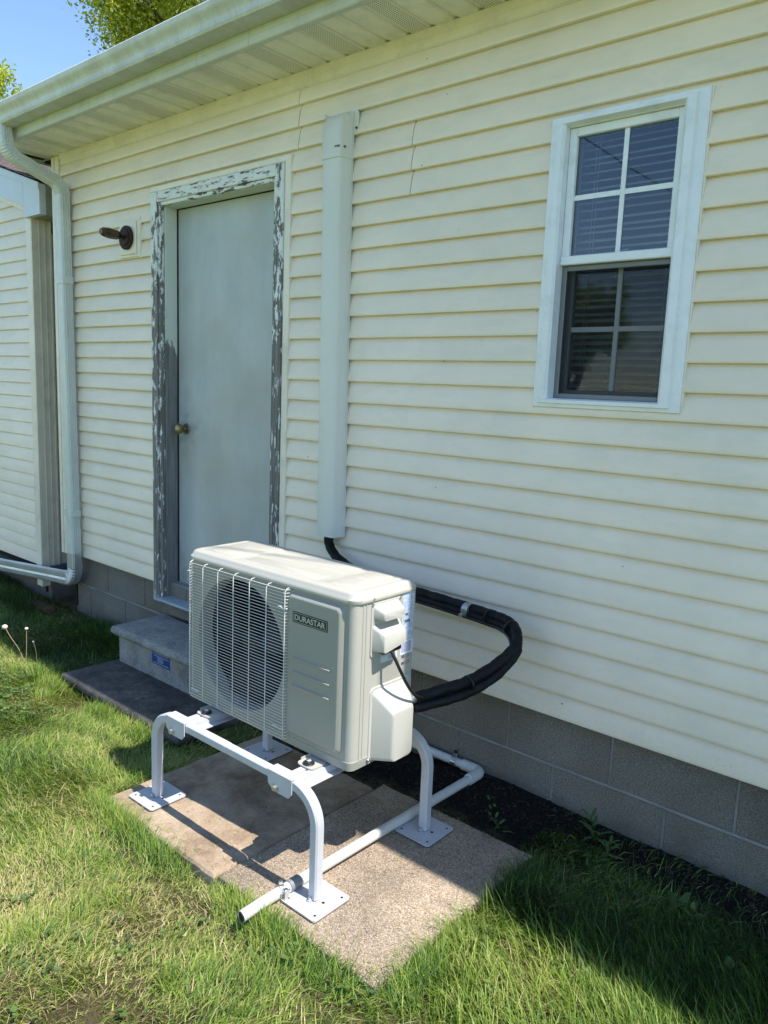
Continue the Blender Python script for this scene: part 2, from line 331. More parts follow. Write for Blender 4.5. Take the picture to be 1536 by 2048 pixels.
class B:
    """collects shapes into one mesh"""
    def __init__(s): s.v = []; s.f = []; s.m = []; s.cm = 0
    def add(s, vs, fs):
        o = len(s.v); s.v += [tuple(p) for p in vs]; s.f += [tuple(o + i for i in f) for f in fs]; s.m += [s.cm] * len(fs)
    def box(s, x0, x1, y0, y1, z0, z1, bev=0.0, seg=1):
        if bev <= 0:
            vs = [(x, y, z) for x in (x0, x1) for y in (y0, y1) for z in (z0, z1)]
            s.add(vs, [(0, 1, 3, 2), (4, 6, 7, 5), (0, 4, 5, 1), (2, 3, 7, 6), (0, 2, 6, 4), (1, 5, 7, 3)]); return s
        bm = bmesh.new(); bmesh.ops.create_cube(bm, size=1)
        for v in bm.verts: v.co = Vector(((x0 + x1) / 2 + v.co.x * (x1 - x0), (y0 + y1) / 2 + v.co.y * (y1 - y0), (z0 + z1) / 2 + v.co.z * (z1 - z0)))
        bmesh.ops.bevel(bm, geom=bm.edges[:], offset=bev, segments=seg, affect='EDGES', profile=0.5)
        bm.verts.index_update(); s.add([v.co for v in bm.verts], [[v.index for v in f.verts] for f in bm.faces]); bm.free(); return s
    def loft(s, loops, cap0=True, cap1=True, closed=True):
        n = len(loops[0]); vs = [p for l in loops for p in l]; fs = []
        for k in range(len(loops) - 1):
            for i in range(n if closed else n - 1):
                j = (i + 1) % n; fs.append((k * n + i, k * n + j, (k + 1) * n + j, (k + 1) * n + i))
        if cap0: fs.append(tuple(range(n - 1, -1, -1)))
        if cap1: fs.append(tuple((len(loops) - 1) * n + i for i in range(n)))
        s.add(vs, fs); return s
    def tube(s, pts, r, seg=8, cap=True, radii=None, prof=None, up=None):
        """sweep a circle (or prof, list of (a,b)) along pts"""
        pts = [Vector(p) for p in pts]; n = len(pts); loops = []
        t0 = (pts[1] - pts[0]).normalized()
        nrm = Vector(up) if up else (Vector((0, 0, 1)) if abs(t0.z) < 0.9 else Vector((0, 1, 0)))
        nrm = (nrm - t0 * nrm.dot(t0)).normalized()
        for i, p in enumerate(pts):
            t = (pts[min(i + 1, n - 1)] - pts[max(i - 1, 0)]).normalized()
            nrm = (nrm - t * nrm.dot(t)).normalized(); bn = t.cross(nrm)
            rr = radii[i] if radii else r
            pr = prof if prof else [(math.cos(2 * math.pi * k / seg), math.sin(2 * math.pi * k / seg)) for k in range(seg)]
            loops.append([p + nrm * a * rr + bn * b * rr for a, b in pr])
        s.loft(loops, cap, cap); return s
    def cyl(s, c, r, h, axis=2, seg=16, r2=None, ch=0.0):
        """cylinder from c along +axis by h"""
        r2 = r if r2 is None else r2; L = []
        st = [(0, r), (h, r2)] if ch <= 0 else [(0, r - ch), (ch, r), (h - ch, r2), (h, r2 - ch)]
        for (d, rr) in st:
            lp = []
            for k in range(seg):
                a = 2 * math.pi * k / seg; p = [0, 0, 0]; p[axis] = d; p[(axis + 1) % 3] = rr * math.cos(a); p[(axis + 2) % 3] = rr * math.sin(a)
                lp.append((c[0] + p[0], c[1] + p[1], c[2] + p[2]))
            L.append(lp)
        return s.loft(L)
    def rot(s, piv, axis, ang, start=0):
        R = Matrix.Rotation(ang, 3, axis); pv = Vector(piv)
        for i in range(start, len(s.v)): s.v[i] = tuple(R @ (Vector(s.v[i]) - pv) + pv)
        return s
    def mesh(s, name, mats=None):
        me = bpy.data.meshes.new(name); me.from_pydata(s.v, [], s.f); me.update()
        bm = bmesh.new(); bm.from_mesh(me); bmesh.ops.recalc_face_normals(bm, faces=bm.faces[:]); bm.to_mesh(me); bm.free()
        if mats:
            for q in mats: me.materials.append(q)
            me.polygons.foreach_set('material_index', s.m)
        return me
    def build(s, name, mat, parent=None, smooth=False, kind=None, label=None):
        me = s.mesh(name); return link(name, me, mat, parent, smooth, kind, label)

def rrect(a0, a1, b0, b1, r, seg=5):
    pts = []
    for (ca, cb, s0) in ((a1 - r, b1 - r, 0), (a0 + r, b1 - r, 90), (a0 + r, b0 + r, 180), (a1 - r, b0 + r, 270)):
        for k in range(seg + 1):
            t = math.radians(s0 + 90 * k / seg); pts.append((ca + r * math.cos(t), cb + r * math.sin(t)))
    return pts
def catmull(P, n=10):
    P = [Vector(p) for p in P]; P = [P[0] * 2 - P[1]] + P + [P[-1] * 2 - P[-2]]; out = []
    for i in range(1, len(P) - 2):
        for k in range(n):
            t = k / n; a, b, c, d = P[i - 1:i + 3]
            out.append(0.5 * ((2 * b) + (c - a) * t + (2 * a - 5 * b + 4 * c - d) * t * t + (3 * b - a - 3 * c + d) * t ** 3))
    out.append(P[-2]); return out
def fillet(P, r, n=8):
    """polyline with rounded corners"""
    P = [Vector(p) for p in P]; out = [P[0]]
    for i in range(1, len(P) - 1):
        a = (P[i - 1] - P[i]).normalized(); b = (P[i + 1] - P[i]).normalized(); th = a.angle(b); d = min(r / math.tan(th / 2), (P[i-1]-P[i]).length*.49, (P[i+1]-P[i]).length*.49)
        p0 = P[i] + a * d; p1 = P[i] + b * d
        for k in range(n + 1):
            t = k / n; out.append((1 - t) ** 2 * p0 + 2 * t * (1 - t) * P[i] + t * t * p1) if False else None
        rr = d * math.tan(th / 2); cen = P[i] + (a + b).normalized() * (rr / math.sin(th / 2))
        v0 = p0 - cen; v1 = p1 - cen; tot = v0.angle(v1)
        out = [q for q in out if q is not None]
        for k in range(n + 1):
            t = k / n; out.append(cen + (v0 * math.sin((1 - t) * tot) + v1 * math.sin(t * tot)) / math.sin(tot))
    out.append(P[-1]); return out
def extrude_x(bl, prof, x0, x1, cap=True):
    """prof: closed (y,z) polygon"""
    bl.loft([[(x0, y, z) for y, z in prof], [(x1, y, z) for y, z in prof]], cap, cap); return bl

# ------------------------------------------------------------------ ground
def g_np(x, y):
    z = -0.055 + 0.006 * np.sin(x * 3.1 + y * 2.0) + 0.005 * np.sin(x * 7.3 - y * 5.1) + 0.004 * np.sin(y * 11 + x * 4)
    wall = np.clip(1 - (0.03 - y) / 0.30, 0, 1)
    z = z + wall * 0.05 * np.clip((x + 2.2) / 0.8, 0, 1) + wall * 0.012
    z = z - 0.035 * np.exp(-((y + 0.68) / 0.12) ** 2) * (x < -2.6) * (x > -3.75)
    z = z + 0.024 * np.exp(-((y + 1.11) / 0.05) ** 2) * np.clip((x + 2.5) / .1, 0, 1) * np.clip((-.95 - x) / .1, 0, 1)
    z = z + 0.02 * np.exp(-((x + 1.04) / 0.05) ** 2) * np.clip((y + 1.15) / .1, 0, 1) * np.clip((-.3 - y) / .1, 0, 1)
    return z + 0.018 * np.exp(-((x + 2.45) / 0.05) ** 2) * np.clip((y + 1.15) / .1, 0, 1) * np.clip((-.3 - y) / .1, 0, 1)
def G(x, y): return float(g_np(np.array(x), np.array(y)))
xs = np.concatenate([[-400, -150, -70, -40, -25, -16, -11], np.arange(-8, 3.01, 0.06), [5, 9, 16, 30, 60, 150, 400]])
ys = np.concatenate([[-400, -150, -70, -40, -24, -14, -9, -6], np.arange(-4, 0.31, 0.05), [2, 6, 12, 25, 50, 120, 400]])
X, Y = np.meshgrid(xs, ys); Z = g_np(X, Y) + (RNG.random(X.shape) - 0.5) * 0.006
nx, ny = len(xs), len(ys)
gm = bpy.data.meshes.new('ground')
idx = np.arange(nx * ny).reshape(ny, nx)
quads = np.stack([idx[:-1, :-1], idx[:-1, 1:], idx[1:, 1:], idx[1:, :-1]], -1).reshape(-1, 4)
gm.from_pydata(np.stack([X, Y, Z], -1).reshape(-1, 3).tolist(), [], quads.tolist()); gm.update()
link('ground', gm, M['ground'], smooth=True, kind='structure')

# ------------------------------------------------------------------ house
EXP = 0.0889; Z0 = 0.356
house = thing('house', 'long single-storey house wall in cream vinyl siding on a grey block foundation', 'house', (-1, 0.03, 0))
XL, XR = -4.71, 3.2
B().box(-4.72, XR, 0.035, 0.05, 0.3, 2.8).box(-4.72, -4.70, 0.05, 7.0, -0.2, 2.79).box(XR - .02, XR, 0.05, 7.0, -0.2, 2.79)
# backing wall is cut round the door and the window
def backing():
    b = B()
    y0, y1 = 0.004, 0.02
    for (x0, x1, z0, z1) in ((-4.72, -3.66, .36, 2.79), (-3.66, -2.76, 2.40, 2.79), (-2.76, -1.33, .36, 2.79), (-1.33, -0.93, .36, 1.47), (-1.33, -0.93, 2.36, 2.79), (-0.93, XR, .36, 2.79)):
        b.box(x0, x1, y0, y1, z0, z1)
    b.box(-4.72, -4.70, .02, 7, .0, 2.79); b.box(XR - .02, XR, .02, 7, 0, 2.79); b.box(-4.70, XR - .02, 6.98, 7, 0, 2.79)
    return b
backing().build('sheathing', M['black'], house)
# siding planks
def plank(x0, x1, k, zlo=None, zhi=None):
    z = Z0 + EXP * k
    wob = random.uniform(-0.0006, 0.0006)
    prof = [(0.0045, z + 0.002), (-0.0135, z - 0.0005), (-0.0178, z + 0.0012), (-0.0192, z + 0.0055), (-0.0185, z + 0.013), (-0.0160, z + 0.032), (-0.0105, z + 0.060), (-0.0055, z + 0.077), (0.0000, z + 0.0845), (0.0022, z + EXP + 0.004), (0.0045, z + EXP + 0.004)]
    if zhi is not None: prof = [(y, min(q, zhi)) for y, q in prof]
    if zlo is not None: prof = [(y, max(q, zlo)) for y, q in prof]
    if max(q for _, q in prof) - min(q for _, q in prof) < 0.004: return
    n = max(1, int((x1 - x0) / 0.45)); L = []
    for i in range(n + 1):
        x = x0 + (x1 - x0) * i / n; d = random.uniform(-0.0007, 0.0007) if 0 < i < n else 0
        L.append([(x, y + (d + wob if y < -0.006 else 0), q + (d * 0.6 if y < -0.01 else 0)) for y, q in prof])
    B().loft(L).build('siding_plank', M['siding'], house, smooth=35)
NC = 28
for k in range(NC):
    z = Z0 + EXP * k; zt = z + EXP
    top = 2.735 if zt > 2.735 else None
    if top and z >= 2.735: continue
    cuts = [(XL, XR)]
    def sub(iv, a, b_):
        o = []
        for p, q in iv:
            if b_ <= p or a >= q: o.append((p, q)); continue
            if a > p: o.append((p, a))
            if b_ < q: o.append((b_, q))
        return o
    if z < 2.46 and zt > 0.25: cuts = sub(cuts, -3.732, -2.647)
    if zt > 1.46 and z < 2.37: cuts = sub(cuts, -1.36, -0.885)
    if 2.48 < z < 2.72: cuts = [c for iv in cuts for c in ([(iv[0], -2.6075), (-2.6030, iv[1])] if iv[0] < -2.605 < iv[1] else [iv])]
    if 2.20 < z < 2.46: cuts = [c for iv in cuts for c in ([(iv[0], -1.9743), (-1.9703, iv[1])] if iv[0] < -1.97 < iv[1] else [iv])]
    if z > 2.6: cuts = [c for iv in cuts for c in ([(iv[0], -4.3), (-4.298, iv[1])] if iv[0] < -4.3 < iv[1] else [iv])]
    for a, b_ in cuts: plank(a, b_, k, None, top)
    if z < 1.46 < zt: plank(-1.36, -0.885, k, None, 1.462)
    if z < 2.37 < zt: plank(-1.36, -0.885, k, 2.368, None)
    if z < 2.46 < zt: plank(-3.732, -2.647, k, 2.458, None)
# top trim (frieze channel), starter strip
fr = B(); extrude_x(fr, [(0.003, 2.728), (-0.014, 2.726), (-0.021, 2.732), (-0.019, 2.758), (-0.024, 2.763), (-0.026, 2.790), (0.003, 2.790)], -4.70, XR)
fr.build('frieze_trim', M['cream'], house, smooth=30)
# corner post
B().box(-4.80, -4.765, -0.026, 0.09, 0.345, 2.786, .003).box(-4.767, -4.738, -0.022, 0.05, 0.345, 2.786, .002).box(-4.740, -4.705, -0.026, 0.05, 0.345, 2.786, .003).build('corner_post', M['cream'], house, smooth=40)
# soffit panels
p = 0.1067; x = -2.222 - p * 25; i = -25
while x < XR:
    perf = (i % 3 == 2)
    # groove between panels: each panel is a shallow tray
    if x > -4.98:
        pr = [(x, 2.7985), (x, 2.7968), (x + 0.017, 2.7968), (x + 0.024, 2.7885), (x + p - 0.007, 2.7885), (x + p - 0.0006, 2.7960), (x + p - 0.0006, 2.7985)]
        b = B(); b.loft([[(a, -0.31, c) for a, c in pr], [(a, 0.001, c) for a, c in pr]])
        b.build('soffit_panel', M['perf'] if perf else M['soffit'], house, label='perforated soffit panel' if perf else None)
    x += p; i += 1
B().box(-4.97, XR, -0.31, 0.003, 2.803, 2.812).build('soffit_backing', M['black'], house)
# fascia in lengths
fx = [-4.975, -3.78, -2.90, -2.56, -0.9, 1.2, XR]
for a, b_ in zip(fx[:-1], fx[1:]):
    b = B(); extrude_x(b, [(-0.300, 2.784), (-0.326, 2.783), (-0.330, 2.787), (-0.329, 2.812), (-0.327, 2.815), (-0.327, 2.935), (-0.300, 2.935)], a, b_ - 0.002)
    b.build('fascia_board', M['fascia'], house, smooth=30)
B().box(-4.99, -4.975, -0.33, 0.6, 2.783, 2.95).build('rake_board', M['fascia'], house)
# roof
b = B(); b.loft([[(x_, -0.36, 2.945), (x_, -0.36, 2.96), (x_, 3.5, 4.25), (x_, 7.4, 2.96), (x_, 7.4, 2.945), (x_, 3.5, 4.235)] for x_ in (-5.0, XR + .3)])
b.build('roof', M['shingle'], house)
B().box(-4.98, XR, 0.02, 7.0, 2.79, 2.80).build('ceiling', M['black'], house)
# foundation blocks
bp = 0.4146
def blocks(zlo, zhi, off, name='foundation_block'):
    x = off - bp * 12
    while x < XR:
        a, b_ = x + 0.005, x + bp - 0.005
        a2, b2 = max(a, -4.72), min(b_, XR)
        if b2 - a2 > 0.03: B().box(a2, b2, 0.028, 0.20, zlo + 0.005, zhi - 0.005, .003).build(name, M['block'], house, smooth=30)
        x += bp
blocks(0.151, 0.356, -1.416); blocks(-0.052, 0.151, -1.218); blocks(-0.26, -0.052, -1.416)
mj = B().box(-4.715, XR, 0.0335, 0.2, -0.26, 0.36); mj.build('mortar_bed', M['mortar'], house)
b = B().box(-4.72, XR, 0.0315, 0.04, 0.146, 0.156)
b.tube([(-4.72 + i * 0.2, 0.031 + random.uniform(-.001, .001), 0.151 + random.uniform(-.0015, .0015)) for i in range(40)], 0.0066, 6)
b.build('mortar_joint', M['mortar'], house, smooth=True)
# ---- door
dd = 0.082
door = B().box(-3.636, -2.80, dd, dd + 0.04, 0.292, 2.372, .002).build('door', M['door'], house, smooth=30)
B().box(-3.646, -3.6345, dd - 0.006, dd + 0.05, 0.29, 2.38).box(-3.646, -2.79, dd - 0.006, dd + .05, 2.3735, 2.381).box(-2.799, -2.74, dd + 0.002, dd + .05, .29, 2.38).build('weatherstrip', M['black'], door)
kb = B(); kb.cyl((-3.565, dd - 0.006, 1.228), 0.030, 0.008, 1, 24, ch=.002)
prof = [(0.012, 0.0), (0.011, 0.018), (0.018, 0.026), (0.027, 0.036), (0.0285, 0.046), (0.025, 0.056), (0.016, 0.061), (0.004, 0.062)]
kb.loft([[(-3.565 + r * math.cos(t * math.pi / 10), dd - 0.006 - d, 1.228 + r * math.sin(t * math.pi / 10)) for t in range(20)] for r, d in prof])
kb.build('door_knob', M['brass'], door, smooth=40)
B().box(-3.639, -3.630, dd - .004, dd + .002, 1.19, 1.265, .001).build('latch_plate', M['brass'], door)
# casing (brick mould) of three boards, jambs, sill
bmL = rrect
def mould(nm, pts):
    pass
b = B().box(-3.722, -3.668, -0.030, 0.003, 0.252, 2.446, .003).box(-3.670, -3.645, -0.020, 0.003, 0.262, 2.396, .003); b.build('door_casing', M['peel'], house, smooth=30)
b = B().box(-2.738, -2.684, -0.030, 0.003, 0.252, 2.446, .003).box(-2.757, -2.736, -0.020, 0.003, 0.262, 2.396, .003); b.build('door_casing', M['peel'], house, smooth=30)
b = B().box(-3.6675, -2.7385, -0.0298, 0.003, 2.394, 2.4458, .003).box(-3.6445, -2.7575, -0.0198, 0.003, 2.376, 2.3955, .003); b.build('door_casing', M['peelh'], house, smooth=30, label='peeling head casing with bare grey wood along its top')
B().box(-3.655, -3.6405, 0.004, 0.14, 0.28, 2.39, .002).build('door_jamb', M['jamb'], house)
B().box(-2.765, -2.75, 0.004, 0.14, 0.28, 2.39, .002).build('door_jamb', M['jamb'], house)
B().box(-3.640, -2.766, 0.004, 0.14, 2.3755, 2.392, .002).build('head_jamb', M['jamb'], house)
# cream J channel round the casing
b = B().box(-3.738, -3.7235, -0.021, 0.003, 0.25, 2.463, .002).box(-2.6825, -2.644, -0.0232, 0.003, 0.25, 2.473, .003).box(-3.7375, -2.6445, -0.0245, 0.0028, 2.4475, 2.4750, .003)
b.build('door_trim', M['cream'], house, smooth=30)
B().box(-3.69, -2.72, -0.055, 0.13, 0.268, 0.282, .003).build('door_sill', M['sill'], house)
B().box(-3.67, -2.74, -0.012, 0.10, 0.192, 0.2675, .002).build('sill_board', M['wood'], house)
# ---- window
win = B()
wx0, wx1, wz0, wz1 = -1.377, -0.867, 1.447, 2.381; ix0, ix1, iz0, iz1 = -1.319, -0.935, 1.478, 2.351
vp = [(0, 0.002), (0, -0.020), (0.08, -0.025), (0.42, -0.0275), (0.50, -0.037), (0.86, -0.040), (1.0, -0.030), (1.0, 0.03)]
win.loft([[(wx0 + .058 * t, y, wz0 + .031 * t), (wx1 - .068 * t, y, wz0 + .031 * t), (wx1 - .068 * t, y, wz1 - .030 * t), (wx0 + .058 * t, y, wz1 - .030 * t)] for t, y in vp], False, False)
window = win.build('window', M['white'], house, smooth=30, label='white double-hung window with muntins and a half screen')
B().box(wx0 - .004, wx1 + .005, -0.0175, 0.001, wz0 - .004, wz0 - .0005).box(wx1 + .0005, wx1 + .006, -0.0175, 0.001, wz0, wz1).build('window_channel', M['cream'], window)
# frame
fb = B()
for (a, b_) in ((-1.333, -1.3195), (-0.9345, -0.921)): fb.box(a, b_, -0.01, 0.10, 1.47, 2.36)
fb.box(-1.3195, -0.9345, -0.012, 0.1, 2.348, 2.362).box(-1.3195, -0.9345, -0.01, 0.1, 1.466, 1.4785)
fb.build('window_frame', M['white'], window)
def sash(name, x0, x1, z0, z1, y, w_, th, mt, nm=True, parent=window, mid=None, mw=0.016, mm=None):
    s = B().box(x0, x0 + w_, y, y + th, z0, z1, .002).box(x1 - w_, x1, y, y + th, z0, z1, .002).box(x0 + w_, x1 - w_, y + .0005, y + th, z1 - w_, z1, .002).box(x0 + w_, x1 - w_, y + .0005, y + th, z0, z0 + w_, .002)
    s.build(name, mt, parent, smooth=30)
# upper sash
sash('upper_sash', -1.318, -0.936, 1.918, 2.347, -0.002, 0.026, 0.03, M['white'])
B().box(-1.318, -0.936, -0.0105, -0.0025, 1.917, 1.945, .003).build('meeting_rail', M['white'], window, smooth=30)
def pane(x0, x1, z0, z1, y, mt=M['glass'], name='window_pane'):
    B().box(x0, x1, y, y + 0.003, z0, z1).build(name, mt, window)
mx, mz = -1.1265, 2.131
for (a, b_) in ((-1.292, mx - .008), (mx + .008, -0.962)):
    for (c, d) in ((1.944, mz - .008), (mz + .008, 2.321)): pane(a, b_, c, d, 0.013)
B().box(mx - .008, mx + .008, 0.009, 0.019, 1.944, 2.321, .0015).build('muntin', M['white'], window)
B().box(-1.292, mx - .008, 0.0095, 0.0185, mz - .008, mz + .008).box(mx + .008, -0.962, 0.0095, 0.0185, mz - .008, mz + .008).build('muntin', M['white'], window)
B().box(-1.16, -1.12, 0.035, 0.05, 1.944, 1.955, .003).box(-1.145, -1.10, 0.03, 0.04, 1.953, 1.960, .002).build('sash_lock', M['white'], window)
# lower sash behind a grey half-screen frame
sash('screen_frame', -1.3185, -0.9355, 1.4785, 1.9165, 0.012, 0.017, 0.012, M['greyframe'])
B().box(-1.3015, -0.9525, 0.017, 0.0175, 1.4955, 1.8995).build('insect_screen', M['screenm'], window)
sash('lower_sash', -1.318, -0.936, 1.479, 1.935, 0.04, 0.03, 0.03, M['greyframe'])
mz2 = 1.711
for (a, b_) in ((-1.288, mx - .008), (mx + .008, -0.966)):
    for (c, d) in ((1.509, mz2 - .008), (mz2 + .008, 1.905)): pane(a, b_, c, d, 0.052)
B().box(mx - .008, mx + .008, 0.047, 0.058, 1.509, 1.905, .0015).build('muntin', M['muntin'], window)
B().box(-1.288, mx - .008, 0.0475, 0.0575, mz2 - .008, mz2 + .008).box(mx + .008, -0.966, 0.0475, 0.0575, mz2 - .008, mz2 + .008).build('muntin', M['muntin'], window)
slm = B(); slm.loft([[(x_, -0.011, -0.005), (x_, -0.004, -0.0005), (x_, 0.004, 0.0018), (x_, 0.011, 0.0024), (x_, 0.011, 0.0034), (x_, -0.004, 0.0009), (x_, -0.011, -0.0040)] for x_ in (-1.312, -0.942)])
slme = slm.mesh('blind_slat'); slme.materials.append(M['slat'])
for i in range(36):
    o = bpy.data.objects.new('blind_slat', slme); C.objects.link(o); o.parent = window; o.location = (0, 0.095, 1.50 + i * 0.0242 + random.uniform(-.0006, .0006)); o.rotation_euler = (random.uniform(-.05, .05) + .2, random.uniform(-.003, .003), 0)
cd = B()
for xx in (-1.262, -1.25, -0.99): cd.tube([(xx, 0.082, 1.50), (xx + .001, 0.082, 2.35)], 0.0009, 4)
cd.build('blind_cord', M['slat'], window)
rm = B().box(-1.9, -0.3, 1.6, 1.62, 0.9, 2.7).box(-1.9, -1.88, .13, 1.6, .9, 2.7).box(-.32, -.3, .13, 1.6, .9, 2.7).box(-1.9, -.3, .13, 1.6, .88, .9).box(-1.9, -.3, .13, 1.6, 2.7, 2.72)
rm.build('room', M['room'], house)

# ---- gutter
gut = thing('gutter', 'weathered pale gutter running the length of the eave above door and window', 'gutter', (-1, -0.39, 2.85))
gp = [(-0.3295, 2.838), (-0.40, 2.834), (-0.417, 2.836), (-0.4235, 2.846), (-0.4205, 2.858), (-0.424, 2.872), (-0.434, 2.887), (-0.4445, 2.897), (-0.4495, 2.907), (-0.4505, 2.922), (-0.446, 2.928), (-0.434, 2.928)]
inn = [(y + 0.002 if j > 1 else y + .001, z + 0.0022) for j, (y, z) in enumerate(gp)]
inn[-1] = (-0.434, 2.926); inn[-2] = (-0.445, 2.926); inn[-3] = (-0.448, 2.921)
b = B(); nseg = 18; LL = []
poly = [(-0.3295, 2.925)] + gp + inn[::-1] + [(-0.3275, 2.925)]
for i in range(nseg + 1):
    x_ = -4.86 + (XR + 4.86) * i / nseg; d = 0.0025 * math.sin(i * 1.7) + (-0.004 if i < 3 else 0)
    LL.append([(x_, y + 0.0015 * math.sin(i * 2.3) * (y < -0.34), z + d * 0.6) for y, z in poly])
b.loft(LL, False, False); b.build('trough', M['gutter'], gut, smooth=35)
b = B(); b.loft([[(-4.8605, y, z) for y, z in [(-0.3295, 2.925)] + gp], [(-4.8585, y, z) for y, z in [(-0.3295, 2.925)] + gp]]); b.build('end_cap', M['gutter'], gut)
for xx in (-4.2, -3.3, -2.4, -1.5, -.6, .3): B().box(xx, xx + .02, -0.445, -0.33, 2.922, 2.925).build('gutter_hanger', M['zinc'], gut)

# ---- downspout
ds = thing('downspout', 'pale ribbed downspout bending from the gutter down the house corner', 'downspout', (-4.6, -0.06, 0.2))
def spout_prof(a, b_, n=4, rib=0.0045):
    P = []
    def side(p0, p1, k):
        d = ((p1[0] - p0[0]), (p1[1] - p0[1])); L = math.hypot(*d); nx_, ny_ = d[1] / L, -d[0] / L
        for i in range(k * 2):
            t0 = (i + 0.5) / (k * 2 + 0); P.append((p0[0] + d[0] * (t0 - 0.12 / k), p0[1] + d[1] * (t0 - .12 / k), 1)); 
            off = -rib if i % 2 else 0
            P[-1] = (p0[0] + d[0] * (t0 - 0.16 / k) + nx_ * off, p0[1] + d[1] * (t0 - .16 / k) + ny_ * off)
            P.append((p0[0] + d[0] * (t0 + 0.16 / k) + nx_ * off, p0[1] + d[1] * (t0 + .16 / k) + ny_ * off))
    h, q = a / 2, b_ / 2
    side((-h + .004, -q), (h - .004, -q), 1); side((h, -q + .004), (h, q - .004), n); side((h - .004, q), (-h + .004, q), 1); side((-h, q - .004), (-h, -q + .004), n)
    return P
SP = spout_prof(0.082, 0.062)   # first = x size, second = y size
def corr(path, amp):   # radii list with little crimps
    return [1 + (amp if i % 2 else -amp) for i in range(len(path))]
# frame: nrm axis = first coordinate. up=(1,0,0) keeps the wide side along x
P_top = [(-4.605, -0.385, 2.86), (-4.605, -0.385, 2.785)]
bend1 = fillet([(-4.605, -0.385, 2.80), (-4.605, -0.372, 2.700), (-4.605, -0.24, 2.655)], 0.09, 15)
mid = [(-4.605, -0.255, 2.66), (-4.605, -0.16, 2.628)]
bend2 = fillet([(-4.605, -0.175, 2.633), (-4.605, -0.062, 2.597), (-4.605, -0.060, 2.46)], 0.09, 17)
B().tube(P_top, 1, prof=SP, up=(1, 0, 0)).build('outlet', M['spout'], ds)
B().tube(bend1, 1, prof=[(a * 1.03, b_ * 1.03) for a, b_ in SP], up=(1, 0, 0), radii=corr(bend1, 0.035)).build('elbow', M['spout'], ds)
B().tube(mid, 1, prof=SP, up=(1, 0, 0)).build('offset_pipe', M['spout'], ds)
B().tube(bend2, 1, prof=[(a * 1.03, b_ * 1.03) for a, b_ in SP], up=(1, 0, 0), radii=corr(bend2, 0.035)).build('elbow', M['spout'], ds)
dr = [(-4.605 + 0.038 * t, -0.060, 2.47 - 2.10 * t) for t in (0, 0.33, 0.66, 1)]
B().tube(dr, 1, prof=SP, up=(1, 0, 0)).build('downpipe', M['spout'], ds)
for zz, xx in ((2.03, -4.597), (0.62, -4.572)):
    s = B(); r_ = [(x_ * 1.0, y_ * 1.0) for x_, y_ in rrect(xx - .0435, xx + .0435, -0.0935, -0.0265, .004, 2)]
    s.loft([[(a, c, zz) for a, c in r_], [(a, c, zz + 0.04) for a, c in r_]]); s.cyl((xx + .0438, -0.07, zz + .02), 0.004, .003, 0, 8).build('strap', M['spout'], ds, smooth=30)
bot = fillet([(-4.567, -0.060, 0.385), (-4.562, -0.060, 0.212), (-4.72, -0.0600, 0.198)], 0.105, 19)
B().tube(bot, 1, prof=[(a * 1.04, b_ * 1.04) for a, b_ in SP], up=(1, 0, 0), radii=corr(bot, 0.04)).build('elbow', M['spoutlow'], ds)
B().tube([(-4.705, -0.060, 0.200), (-5.60, -0.065, 0.117), (-7.6, -0.07, -0.03)], 1, prof=SP, up=(0, 0, 1)).build('drain_run', M['spoutlow'], ds, smooth=False, label='ribbed horizontal length at the foot of the garage wall')

# ---- garage
gar = thing('garage', 'neighbouring cream garage with white rake boards left of the downspout', 'garage', (-6.5, 0.3, 0))
GE = 0.0883; gz0 = 0.192
def rake_z(x): return 2.655 - 0.31 * (x + 5.13) if x < -5.13 else 2.655
for k in range(44):
    z = gz0 + GE * k; zt = z + GE; xa, xb = -10.6, -5.155
    # plank stops under the rake board (lower edge 2.54 at x=-5.13, rising leftwards)
    lim = -5.13 - (z - 2.50) / 0.31
    xb = min(xb, lim)
    la = -10.9 + (z - 2.50) / 0.31 * 1.0
    xa = max(xa, la)
    if xb - xa < 0.1: break
    prof = [(0.003, z), (-0.011, z), (-0.0145, z + 0.004), (-0.0125, z + 0.03), (-0.004, zt - 0.004), (-0.001, zt + 0.003), (0.003, zt + .003)]
    extrude_x(B(), prof, xa, xb).build('siding_plank', M['siding'], gar, smooth=35)
B().box(-10.6, -5.11, 0.0035, 0.02, 0.15, 2.5).loft([[(-5.11, y, 2.5), (-10.6, y, 2.5), (-7.85, y, 3.35)] for y in (.0035, .02)]).build('sheathing', M['black'], gar)
# side wall going back
for k in range(26):
    z = 0.10 + GE * k; zt = z + GE
    pr = [(-5.118, z), (-5.104, z), (-5.1005, z + 0.004), (-5.1025, z + 0.03), (-5.111, zt - 0.004), (-5.118, zt + .003)]
    b = B(); b.loft([[(a, y, c) for a, c in pr] for y in (0.108, 4.5)]); b.build('siding_plank', M['siding'], gar, smooth=35)
B().box(-5.14, -5.12, .02, 4.5, .0, 2.5).build('side_wall', M['black'], gar)
# wide corner board: light front face, ribbed side face
b = B().box(-5.168, -5.098, -0.024, 0.0, 0.052, 2.475, .003)
b.build('corner_post', M['cream'], gar)
b = B().box(-5.115, -5.090, -0.0235, 0.106, 0.050, 2.474, .002).box(-5.0905, -5.087, 0.022, 0.030, 0.055, 2.47).box(-5.0905, -5.087, 0.060, 0.066, 0.055, 2.47).box(-5.0905, -5.086, 0.095, 0.106, 0.055, 2.47)
b.build('corner_post', M['tan'], gar, label='tan ribbed return of the corner post')
